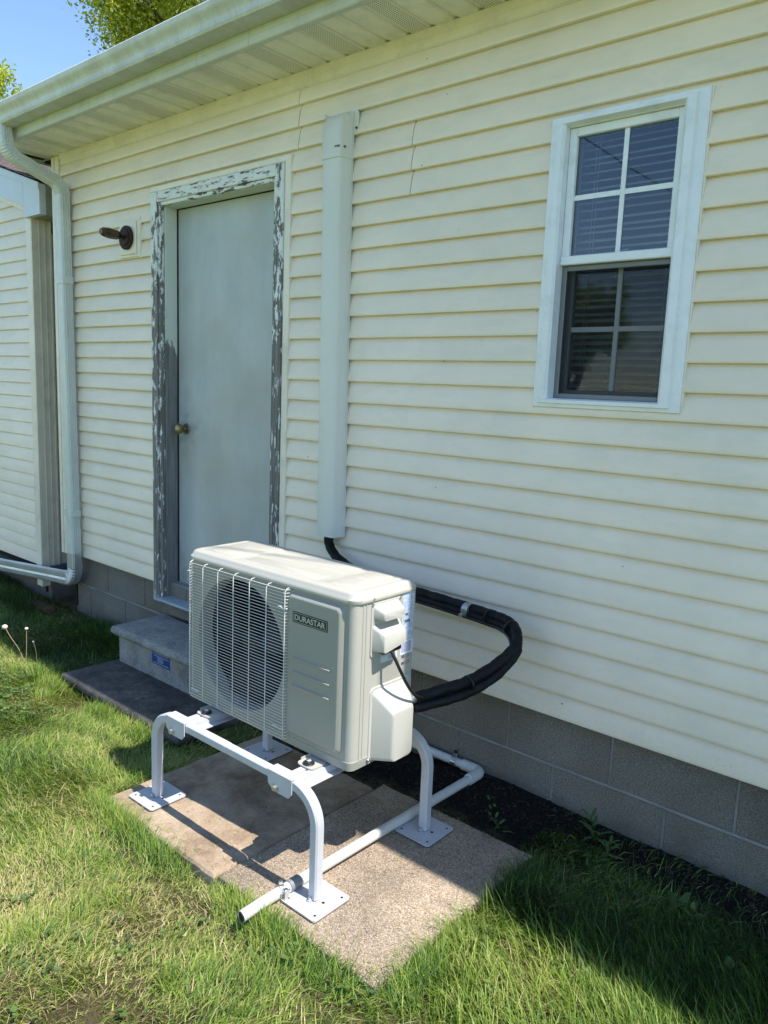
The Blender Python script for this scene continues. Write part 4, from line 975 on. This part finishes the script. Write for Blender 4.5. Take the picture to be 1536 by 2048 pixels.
P3 = catmull([(a[0] - .008, a[1] - .02, a[2] - (.031 if a[0] > -2.2 else .0) + (.006 if a[1] < -.25 else 0)) for a in main[3:]], 8)
B().tube(P3, 0.0065, 8).build('control_cable', M['cable'], rl, smooth=True)
def band(P, i, r, w_, mt, name):
    p0, p1 = P[i], P[i + 1]; d = (p1 - p0).normalized(); c = p0 + Vector((0, -.004, -.010))
    b = B(); b.tube([c - d * w_, c - d * w_ * .9, c + d * w_ * .9, c + d * w_], 1, 18, radii=[r - .002, r, r, r - .002]); return b.build(name, mt, rl, smooth=40)
iC = min(range(len(P1) - 1), key=lambda i: abs(P1[i].x + 1.545) + abs(P1[i].z - .70))
band(P1, iC, .0285, .013, M['zinc'], 'pipe_clamp')
b = B().cyl((-1.552, -.128, .650), .003, .035, 2, 8).box(-1.560, -1.545, -.135, -.122, .672, .682, .001); b.build('clamp_bolt', M['zinc'], rl)
for xx in (-1.447, -1.33):
    i = min(range(8, len(P1) - 20), key=lambda i: abs(P1[i].x - xx)); band(P1, i, .0292, .0025, M['cable'], 'cable_tie')
i = min(range(len(P1) - 1), key=lambda i: (P1[i] - Vector((-1.318, -.40, .565))).length); band(P1, i, .0292, .0025, M['cable'], 'cable_tie')
# bare ends at the valve
b = B().tube([(-1.402, -.545, .532), (-1.43, -.60, .515)], .016, 12).build('line_end', M['tie'], rl, smooth=True)
pc = B().tube(catmull([(-1.425, -.682, .712), (-1.408, -.678, .685), (-1.395, -.664, .645), (-1.388, -.640, .600), (-1.385, -.608, .560), (-1.386, -.575, .538), (-1.378, -.535, .530), (-1.355, -.48, .536), (-1.33, -.42, .548)], 8), .0052, 10)
tag(pc.build('power_cord', M['cable'], None, smooth=True), 'thin black power cord hanging in a curve down the side of the unit', 'cord')

# ------------------------------------------------------------------ drain pipe
dp = thing('drain_pipe', 'white plastic drain pipe lying across the right slab to the wall', 'pipe', (-1.52, -0.6, 0.02))
r = 0.0168; zc_ = 0.0285
B().tube([(-1.532, -1.155, .014), (-1.529, -1.07, .0205), (-1.515, -0.60, zc_), (-1.503, -0.05, zc_)], r, 20).build('pipe', M['pvc'], dp, smooth=50)
B().tube([(-1.5322, -1.1562, .0138), (-1.5320, -1.1548, .0139)], .0145, 16).build('pipe_mouth', M['dark'], dp)
B().tube(fillet([(-1.504, -0.085, zc_), (-1.503, -0.0, zc_), (-1.59, -0.0, zc_)], .026, 8), .0215, 20).build('pipe_elbow', M['pvc'], dp, smooth=50)
B().tube([(-1.575, -0.001, zc_), (-2.30, -0.002, zc_)], r, 20).build('pipe', M['pvc'], dp, smooth=50)
B().tube([(-1.615, -.001, zc_), (-1.640, -.001, zc_)], r + .003, 20).box(-1.634, -1.620, -.006, .004, zc_ + .016, zc_ + .034, .001).build('pipe_strap', M['zinc'], dp, smooth=40)
B().cyl((-1.627, -.001, zc_ + .034), .0075, .012, 2, 12, ch=.002).build('strap_knob', M['rubber'], dp, smooth=40)
B().tube([(-1.5255, -0.985, .0245), (-1.5245, -0.945, .025)], r + .0016, 20).build('pipe_sleeve', M['tie'], dp, smooth=40)
b = B()
ring = [(math.cos(2 * math.pi * k / 20), math.sin(2 * math.pi * k / 20)) for k in range(20)]
b.tube([(-1.5265, -1.020, .0242), (-1.526, -1.006, .0243)], r + .0035, 20); b.box(-1.512, -1.500, -1.021, -1.005, .008, .040, .001); b.tube([(-1.5075, -1.03, .030), (-1.5075, -.995, .030)], .003, 8)
b.tube([(-1.527, -1.014, .03 + r), (-1.527, -1.014, .046 + r - .006)], .006, 8).build('hose_clamp', M['zinc'], dp, smooth=40)

# ------------------------------------------------------------------ grass
def blocked(x, y, pad=0.0):
    bl = (x > -2.396 - pad) & (x < -1.103 + pad) & (y > -1.075 - pad) & (y < -0.32 + pad)
    bl |= (x > -3.65 - pad) & (x < -2.63 + pad) & (y > -0.60 - pad)
    bl |= (y > 0.02)
    return bl
def field(x, y):
    return 1.9 * np.sin(1.7 * x + 0.6 + 1.3 * np.sin(1.1 * y)) + 1.6 * np.sin(2.3 * y - 0.9 * x + 2.0) + .9 * np.sin(5.1 * x + 3.3 * y) + .7 * np.sin(7.7 * y - 4.0 * x)
def blades(name, x, y, length, width, bend, ang, tint, mat, lift=0.0, label=None, segs=3, z0=None):
    n = len(x); z = g_np(x, y) - 0.004 if z0 is None else z0
    dx, dy = np.cos(ang), np.sin(ang); sxx, syy = -np.sin(ang + RNG.normal(0, .5, n)), np.cos(ang + RNG.normal(0, .5, n))
    rows = []
    curve_dir = RNG.normal(0, 0.35, n)
    for k in range(segs + 1):
        t = k / segs
        # arc: starts steep, falls over by `bend` (radians from vertical at the tip)
        th = bend * (0.35 + 0.65 * t)
        s_ = length * t
        h = np.sin(bend * (0.35 + .65 * t) * 0.5) * s_
        v = np.cos(bend * (0.35 + .65 * t) * 0.5) * s_
        h = s_ * np.sin(th * .75); v = s_ * np.cos(th * .75)
        px = x + dx * h + sxx * curve_dir * s_ * t * .5; py_ = y + dy * h + syy * curve_dir * s_ * t * .5; pz = z + np.maximum(v, 0.002 + 0.01 * t)
        wk = width * (1 - t) ** 0.6 * 0.5 if k < segs else 0
        if k < segs:
            rows.append(np.stack([px - sxx * wk, py_ - syy * wk, pz], -1)); rows.append(np.stack([px + sxx * wk, py_ + syy * wk, pz + wk * .3], -1))
        else: rows.append(np.stack([px, py_, pz], -1))
    V = np.stack(rows, 1); nv = V.shape[1]
    base = (np.arange(n) * nv)[:, None]
    F4 = np.concatenate([base + np.array([[2 * k, 2 * k + 1, 2 * k + 3, 2 * k + 2]]) for k in range(segs - 1)], 0)
    F3 = base + np.array([[2 * (segs - 1), 2 * (segs - 1) + 1, 2 * segs]])
    me = bpy.data.meshes.new(name)
    me.vertices.add(n * nv); me.vertices.foreach_set('co', V.reshape(-1).astype(np.float32))
    nl = F4.size + F3.size; me.loops.add(nl); me.loops.foreach_set('vertex_index', np.concatenate([F4.reshape(-1), F3.reshape(-1)]).astype(np.int32))
    npoly = len(F4) + len(F3); me.polygons.add(npoly)
    me.polygons.foreach_set('loop_start', np.concatenate([np.arange(len(F4)) * 4, len(F4) * 4 + np.arange(len(F3)) * 3]).astype(np.int32))
    me.polygons.foreach_set('loop_total', np.concatenate([np.full(len(F4), 4), np.full(len(F3), 3)]).astype(np.int32))
    me.update(calc_edges=True)
    at = me.attributes.new('tint', 'FLOAT', 'POINT'); at.data.foreach_set('value', np.repeat(tint, nv).astype(np.float32))
    o = link(name, me, mat, None, smooth=True, kind='stuff')
    if label: tag(o, label, 'grass')
    return o
def mulchy(x, y):
    lim = -0.17 + 0.05 * np.sin(x * 5) + 0.04 * np.sin(x * 11 + 1)
    lim = np.where((x > -2.45) & (x < -1.15), -0.34, lim)
    return (y > lim) & (x > -2.75)
def patch(x, y):   # 0..1 lushness
    return 0.5 + 0.22 * np.sin(2.9 * x + 1.7 * y) + 0.2 * np.sin(4.3 * y - 2.1 * x + 1) + 0.16 * np.sin(9.1 * x + 5.3 * y + 2) + .12 * np.sin(13 * y - 8 * x)
def scatter(n, x0, x1, y0, y1): return RNG.uniform(x0, x1, n), RNG.uniform(y0, y1, n)
def inview(x, y):
    lo = np.where(x < -1.725, -1.732 - 0.422 * (x + 1.725), -1.732 + 0.945 * (x + 1.725)) - 0.22
    return y > lo
x, y = scatter(820000, -6.6, 0.7, -2.1, 0.03)
p_ = patch(x, y); keep = ~blocked(x, y) & (~mulchy(x, y) | ((RNG.random(len(x)) < .09) & (x > -1.15))) & inview(x, y) & (RNG.random(len(x)) < 0.6 + 0.6 * p_)
gap_ = np.sin(11.3 * x + 4 * np.sin(3.1 * y)) * np.sin(12.7 * y + 3.7 * np.sin(2.9 * x)) + .5 * np.sin(23 * x + 9 * y); keep &= ~((gap_ < -.45) & (RNG.random(len(x)) < .45))
keep &= ~((np.hypot((x + 2.12) / .16, (y + 1.14) / .07) < 1) & (RNG.random(len(x)) < .85))
x, y = x[keep], y[keep]
n = len(x); p_ = patch(x, y)
ang = field(x, y) + RNG.normal(0, 0.8, n)
ln = (0.018 + 0.058 * RNG.random(n) ** 1.7) * (0.55 + 0.85 * p_)
bend = np.clip(RNG.normal(1.35, 0.4, n), .2, 2.0)
tint = np.clip(RNG.normal(0.47, 0.19, n) + np.where(RNG.random(n) < 0.11, 0.38, 0) + .02 - 0.34 * (p_ - .5) - 0.30 * (y > -.56), 0, 1)  # last term darkens blades under the eave: its shade put into the tint
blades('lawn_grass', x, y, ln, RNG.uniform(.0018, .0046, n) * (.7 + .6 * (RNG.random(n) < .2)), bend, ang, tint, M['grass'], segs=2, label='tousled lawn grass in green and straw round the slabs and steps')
# far, sparser, outside the frame
x, y = scatter(190000, -9.0, 2.8, -4.0, 0.02); keep = ~blocked(x, y) & ~mulchy(x, y) & (~inview(x, y) | (x < -6.6) | (x > .7)); x, y = x[keep], y[keep]; n = len(x)
blades('lawn_grass', x, y, RNG.uniform(.03, .075, n), RNG.uniform(.003, .006, n), np.clip(RNG.normal(1.2, .4, n), .2, 2), field(x, y) + RNG.normal(0, .8, n), np.clip(RNG.normal(.5, .17, n), 0, 1), M['grass'], segs=2, label='lawn grass further out round the yard beyond the slabs')
# long tufts hugging slab and step edges
tx, ty, tl, ta = [], [], [], []
def tuft_line(xa, ya, xb, yb, n, l0, l1, adir, spread=.7, off=.03):
    cl = [random.random() for _ in range(max(3, int(math.hypot(xb - xa, yb - ya) / .09)))]
    for _ in range(n):
        t = min(max(random.choice(cl) + random.gauss(0, .035), 0), 1); tx.append(xa + (xb - xa) * t + random.gauss(0, off)); ty.append(ya + (yb - ya) * t + random.gauss(0, off)); tl.append(random.uniform(l0, l1)); ta.append(adir + random.gauss(0, spread))
tuft_line(-2.42, -1.12, -1.12, -1.115, 3600, .035, .095, 1.9, .9, .022)
tuft_line(-1.08, -1.08, -1.08, -0.32, 2200, .04, .10, 2.6, 1.0, .03)
tuft_line(-2.46, -1.08, -2.45, -0.38, 1300, .03, .08, .6, 1.0, .03)
tuft_line(-3.75, -0.68, -2.70, -0.665, 3000, .05, .11, 1.5, .9, .025)
tuft_line(-3.70, -0.60, -3.70, -0.05, 900, .05, .10, 0.4, 1.0, .03)
tuft_line(-1.05, -0.55, 0.1, 0.02 - .25, 6500, .05, .13, 3.3, .6, .12)
tuft_line(-1.0, -0.95, -.35, -.45, 2600, .05, .11, 2.8, .6, .10)
tuft_line(-4.6, -0.1, -3.75, -0.12, 2500, .05, .10, 4.2, 1.2, .05)
tuft_line(-5.9, -0.16, -4.8, -0.2, 2500, .05, .10, 4.4, 1.2, .06)
for _ in range(170):
    cx_, cy_ = random.uniform(-5.2, -.4), random.uniform(-1.9, -.45)
    if -2.5 < cx_ < -1.0 and cy_ > -1.15: continue
    if -3.75 < cx_ < -2.6 and cy_ > -.68: continue
    a0 = random.uniform(0, 6.28); ln0 = random.uniform(.04, .085)
    for _ in range(random.randint(50, 130)): tx.append(cx_ + random.gauss(0, .022)); ty.append(cy_ + random.gauss(0, .022)); tl.append(ln0 * random.uniform(.6, 1.2)); ta.append(a0 + random.gauss(0, .7))
tx, ty, tl, ta = map(np.array, (tx, ty, tl, ta)); kp = ~blocked(tx, ty, -0.002) & ~((ty > -.14) & (tx > -2.7)); tx, ty, tl, ta = tx[kp], ty[kp], tl[kp], ta[kp]; n = len(tx)
blades('tall_grass', tx, ty, tl, RNG.uniform(.0018, .0036, n), np.clip(RNG.normal(.95, .4, n), .1, 1.9), ta, np.clip(RNG.normal(.44, .15, n) + .03 - .32 * (ty > -.56), 0, 1), M['grass'], segs=4, label='longer grass tufts leaning over the slab and step edges')  # tufts in the eave's shadow band get that shade in their tint
# straw thatch lying flat
x, y = scatter(26000, -6.0, 0.4, -2.0, 0.0); keep = (patch(x + .4, y - .3) < .50) & ~blocked(x, y) & ~mulchy(x, y) & inview(x, y); x, y = x[keep], y[keep]; n = len(x)
blades('dry_thatch', x, y, RNG.uniform(.03, .08, n), RNG.uniform(.001, .0022, n), RNG.uniform(1.6, 2.05, n), RNG.uniform(0, 6.28, n), np.clip(RNG.normal(.92, .06, n), 0, 1), M['grass'], segs=2, z0=g_np(x, y) + RNG.uniform(.0, .014, n), label='dry straw-coloured thatch lying between the green blades')
# mulch chips along the foundation
b = B()
for _ in range(3600):
    x_ = random.uniform(-2.7, 1.2); y_ = random.uniform(-.36, .022)
    if not bool(mulchy(np.array(x_), np.array(y_))) and random.random() < .8: continue
    if -2.396 < x_ < -1.103 and y_ < -.30: continue
    z_ = G(x_, y_); l_ = random.uniform(.004, .004 + .018 * random.random()); wd = l_ * random.uniform(.25, .6); a = random.uniform(0, 3.14); e = random.uniform(-.5, .5)
    c, s = math.cos(a), math.sin(a); h = random.uniform(.002, .006)
    b.add([(x_ + c * l_, y_ + s * l_, z_ + e * l_), (x_ - s * wd, y_ + c * wd, z_ + h), (x_ - c * l_, y_ - s * l_, z_ - e * l_), (x_ + s * wd, y_ - c * wd, z_ + h), (x_, y_, z_ + h * 2)], [(0, 1, 4), (1, 2, 4), (2, 3, 4), (3, 0, 4)])
o = b.build('mulch', M['mulch'], None, kind='stuff'); tag(o, 'dark bark mulch along the foot of the block foundation', 'mulch')
# pale wood and grit specks in the mulch, clippings on the slabs and plates
b = B()
for _ in range(420):
    if random.random() < .6: x_, y_ = random.uniform(-1.6, .6), random.uniform(-.24, .02); z_ = G(x_, y_) + .006
    else:
        x_, y_ = random.uniform(-2.35, -1.15), random.uniform(-1.05, -.34); z_ = .0008
    l_ = random.uniform(.002, .007); a = random.uniform(0, 6.28); c, s = math.cos(a) * l_, math.sin(a) * l_
    b.add([(x_ + c, y_ + s, z_), (x_ - s * .3, y_ + c * .3, z_ + .0012), (x_ - c, y_ - s, z_), (x_ + s * .3, y_ - c * .3, z_ + .0006)], [(0, 1, 2), (0, 2, 3)])
o = b.build('grit', M['wood'], None, kind='stuff'); tag(o, 'small chips and clippings scattered over slabs and mulch', 'debris')
n = 420; x = RNG.uniform(-2.37, -1.12, n); y = np.where(RNG.random(n) < .6, -1.07 + RNG.exponential(.05, n), RNG.uniform(-1.06, -.33, n)); x = np.where(RNG.random(n) < .3, -1.12 - RNG.exponential(.05, n), x); kp = (y < -.33) & (x > -2.37); x, y = x[kp], y[kp]; n = len(x)
blades('grass_clippings', x, y, RNG.uniform(.008, .028, n), RNG.uniform(.001, .002, n), np.full(n, 2.05), RNG.uniform(0, 6.28, n), np.clip(RNG.normal(.75, .2, n), 0, 1), M['grass'], segs=2, z0=np.full(n, .0008), label='loose grass clippings strewn on the two slabs')
# low broad-leaf ground cover
def leaf(b, tl_, base, ang_, l_, w_, el, tint_):
    d = Vector((math.cos(ang_) * math.cos(el), math.sin(ang_) * math.cos(el), math.sin(el))); s = Vector((-math.sin(ang_), math.cos(ang_), 0)); base = Vector(base); n0 = len(b.v)
    up = d.cross(s) * -1
    P = [base, base + d * l_ * .35 + s * w_ * .5 + up * -.0, base + d * l_ * .75 + s * w_ * .35, base + d * l_ + Vector((0, 0, -l_ * .12)), base + d * l_ * .75 - s * w_ * .35, base + d * l_ * .35 - s * w_ * .5, base + d * l_ * .5 + Vector((0, 0, -.12 * w_))]
    b.add(P, [(0, 1, 6), (1, 2, 6), (2, 3, 6), (3, 4, 6), (4, 5, 6), (5, 0, 6)]); tl_ += [tint_] * 7
def weedmesh(name, b, tl_, mat, parent=None, kind=None):
    me = b.mesh(name); at = me.attributes.new('tint', 'FLOAT', 'POINT'); at.data.foreach_set('value', tl_); return link(name, me, mat, parent, smooth=True, kind=kind)
b, tl_ = B(), []
for _ in range(420):
    cx_, cy_ = random.uniform(-5.2, -.2), random.uniform(-1.8, -.15)
    if bool(blocked(np.array(cx_), np.array(cy_), .03)): continue
    if random.random() < .35: cx_, cy_ = random.gauss(-3.75, .2), random.gauss(-.92, .12)
    for q in range(random.randint(3, 12)):
        x_, y_ = cx_ + random.gauss(0, .03), cy_ + random.gauss(0, .03); leaf(b, tl_, (x_, y_, G(x_, y_) + random.uniform(.012, .032)), random.uniform(0, 6.28), random.uniform(.012, .026), random.uniform(.009, .017), random.uniform(-.1, .6), random.uniform(.3, 1))
o = weedmesh('ground_cover', b, tl_, M['weed'], kind='stuff'); tag(o, 'small round clover-like leaves low among the lawn blades', 'ground cover')
# individual weeds by the wall
def weed(x_, y_, h, nl, ll, lw, label, upright=.7):
    z_ = G(x_, y_); t = thing('weed', label, 'weed', (x_, y_, z_), 'weeds by the foundation')
    tip = (x_ + random.uniform(-.02, .02), y_ - .02, z_ + h); B().tube([(x_, y_, z_ - .01), ((x_ + tip[0]) / 2 + .004, y_ - .005, z_ + h * .5), tip], .0014, 5).build('stem', M['weed'], t, smooth=True)
    for q in range(nl):
        b, tl_ = B(), []; f = (q + .6) / nl; leaf(b, tl_, (x_ + (tip[0] - x_) * f, y_ - .02 * f, z_ + h * f), q * 2.4 + random.uniform(-.4, .4), ll * (1.1 - .5 * f), lw, upright - .5 * (1 - f), random.uniform(.3, .9)); weedmesh('leaf', b, tl_, M['weed'], t)
weed(-0.99, -0.065, .10, 13, .075, .013, 'feathery pale green weed with narrow leaves by the foundation blocks')
weed(-0.93, -0.105, .07, 9, .06, .012, 'smaller narrow-leaved weed just right of the feathery one')
weed(-0.66, -0.22, .08, 5, .08, .022, 'upright weed with one large oval leaf at the mulch edge')
weed(-0.60, -0.22, .075, 8, .05, .014, 'short bushy weed beside the oval-leaved one')
weed(-0.45, -0.34, .05, 7, .06, .028, 'low rosette of broad leaves in the shaded grass at right')
weed(-1.28, -0.20, .06, 7, .045, .010, 'sparse grassy weed behind the right slab near the pipe')
# dandelion stalks at left
def stalk(P, hr_, label, bent=False):
    z_ = G(P[0][0], P[0][1]); t = thing('dandelion', label, 'dandelion', (P[0][0], P[0][1], z_), 'spent dandelion stalks at the lawn edge')
    B().tube(catmull(P, 6), .0019, 6).build('stalk', M['stem'], t, smooth=True)
    b = B(); c = Vector(P[-1]); n_ = 8
    b.loft([[(c.x + hr_ * math.sin(a) * math.cos(q * math.pi / 4), c.y + hr_ * math.sin(a) * math.sin(q * math.pi / 4), c.z + hr_ * .8 * -math.cos(a)) for q in range(8)] for a in (.3, .9, 1.5, 2.1, 2.7)]); b.build('seed_head', M['puff'], t, smooth=True)
stalk([(-4.03, -.63, -.05), (-4.12, -.62, .0), (-4.22, -.62, .045), (-4.285, -.62, .085)], .017, 'leaning dandelion stalk with the big spent pale head, far left of the lawn')
stalk([(-3.99, -.64, -.05), (-4.0, -.63, .05), (-4.015, -.62, .14)], .010, 'upright thin dandelion stalk with a small head left of the steps')
stalk([(-3.93, -.61, -.05), (-3.955, -.60, .02), (-3.985, -.60, .07)], .006, 'short reddish dandelion stalk without fluff left of the steps')
# fallen leaf
b = B(); x_, y_ = -2.93, -.64; z_ = G(x_, y_) + .035
b.add([(x_ - .02, y_, z_ - .01), (x_ - .008, y_ - .014, z_ + .004), (x_ + .004, y_ - .008, z_ + .022), (x_ + .022, y_ + .002, z_ + .008), (x_ + .006, y_ + .012, z_ - .004), (x_, y_, z_)], [(0, 1, 5), (1, 2, 5), (2, 3, 5), (3, 4, 5), (4, 0, 5)])
tag(b.build('fallen_leaf', M['dryleaf'], None), 'curled brown fallen leaf in the grass in front of the lower step', 'leaf')

# ------------------------------------------------------------------ trees
def tree(name, label, x_, y_, h, cr, czf, nleaf, seed, lsize=.075, group='trees beyond the roof', trunk_r=.25, tintm=.5, dens_shape=1.0):
    rng = random.Random(seed); nr = np.random.default_rng(seed)
    t = thing(name, label, 'tree', (x_, y_, -0.05), group)
    br = B(); tips = []
    def grow(p, d, L, r, lev):
        n = 4; pts = [p]; q = p.copy(); dd_ = d.copy()
        for i in range(n):
            dd_ = (dd_ + Vector((rng.gauss(0, .16), rng.gauss(0, .16), rng.gauss(.04, .1)))).normalized(); q = q + dd_ * L / n; pts.append(q.copy())
        br.tube(pts, 1, 6 if lev < 2 else 4, False, radii=[r * (1 - .45 * i / n) for i in range(n + 1)])
        if lev >= 2: tips.extend([(pts[i], L) for i in range(1, n + 1)])
        if lev >= 4: return
        for i in range(rng.randint(3, 4) + (2 if lev == 0 else 0)):
            k_ = rng.randint(2, n); a = rng.uniform(0, 6.28); sp = rng.uniform(.55, 1.05)
            nd = (dd_ + Vector((math.cos(a) * sp, math.sin(a) * sp, rng.uniform(-.25, .5)))).normalized(); grow(pts[k_].copy(), nd, L * rng.uniform(.55, .72), r * .5, lev + 1)
    grow(Vector((x_, y_, -.05)), Vector((0, 0, 1)), h * .42, trunk_r, 0)
    br.build('trunk', M['bark'], t, smooth=True)
    T = np.array([p for p, _ in tips]); c0 = T.mean(0)
    # fit the twigs' extent to the crown
    per_ = nr.integers(0, len(T), nleaf); P = T[per_] + nr.normal(0, cr * .055, (nleaf, 3))
    P2_ = P
    U = nr.normal(0, 1, (nleaf, 3)); U /= np.linalg.norm(U, axis=1)[:, None]; W = nr.normal(0, 1, (nleaf, 3)); W = np.cross(U, W); W /= np.linalg.norm(W, axis=1)[:, None]
    s = lsize * nr.uniform(.5, 1.3, nleaf)[:, None]
    V = np.stack([P2_ - U * s, P2_ + W * s * .55, P2_ + U * s, P2_ - W * s * .55], 1)
    me = bpy.data.meshes.new('crown'); me.vertices.add(nleaf * 4); me.vertices.foreach_set('co', V.reshape(-1).astype(np.float32)); me.loops.add(nleaf * 4); me.loops.foreach_set('vertex_index', np.arange(nleaf * 4, dtype=np.int32))
    me.polygons.add(nleaf); me.polygons.foreach_set('loop_start', (np.arange(nleaf) * 4).astype(np.int32)); me.polygons.foreach_set('loop_total', np.full(nleaf, 4, np.int32)); me.update(calc_edges=True)
    at = me.attributes.new('tint', 'FLOAT', 'POINT'); at.data.foreach_set('value', np.repeat(np.clip(nr.normal(tintm, .2, nleaf), 0, 1), 4).astype(np.float32))
    link('crown', me, M['foliage'], t)
    mn, mxx = T.min(0), T.max(0)
    print('tree', label[:30], mn.round(1), mxx.round(1))
    return t
tree('tree', 'tall spring tree with bare twigs and yellow-green leaves above the gutter', -21.0, 13.0, 19.5, 6, .7, 210000, 3, .062, trunk_r=.3)
tree('tree', 'smaller leafy tree top peeping over the gutter at the far left', -31.5, 12.5, 14.2, 3, .7, 110000, 5, .062)
tree('tree', 'low tree glimpsed in the gap between house and garage roofs', -29.5, 13.5, 10.6, 3, .7, 20000, 8, .09)
B_ = B().tube([(-28, -10.3, 6.0), (0.95, -0.34, 6.2), (26, 8.3, 6.5)], .009, 6)
tag(B_.build('overhead_cable', M['cable'], None), 'black overhead cable whose thin shadow falls across the unit lid', 'cable')
B_ = B().tube([(-5.40, -6.0, 5.0), (-5.96, -9, 5.32), (-7.03, -15, 5.96), (-9.7, -30, 7.8)], .012, 6)
tag(B_.build('overhead_cable', M['cable'], None), 'black overhead cable seen mirrored in the upper window sash', 'cable')
TL = ['conical', 'broad', 'low', 'tall', 'far']
for i, (a, c, h_) in enumerate(((-14, -24, 5.9), (-6, -26, 5.6), (3, -25, 5.5), (11, -24, 6.6), (-22, -22, 6.0))):
    tree('tree', '%s yard tree opposite the wall, mirrored in the window glass' % TL[i], a, c, h_, 3, .7, 14000, 20 + i, .11, 'trees across the yard')
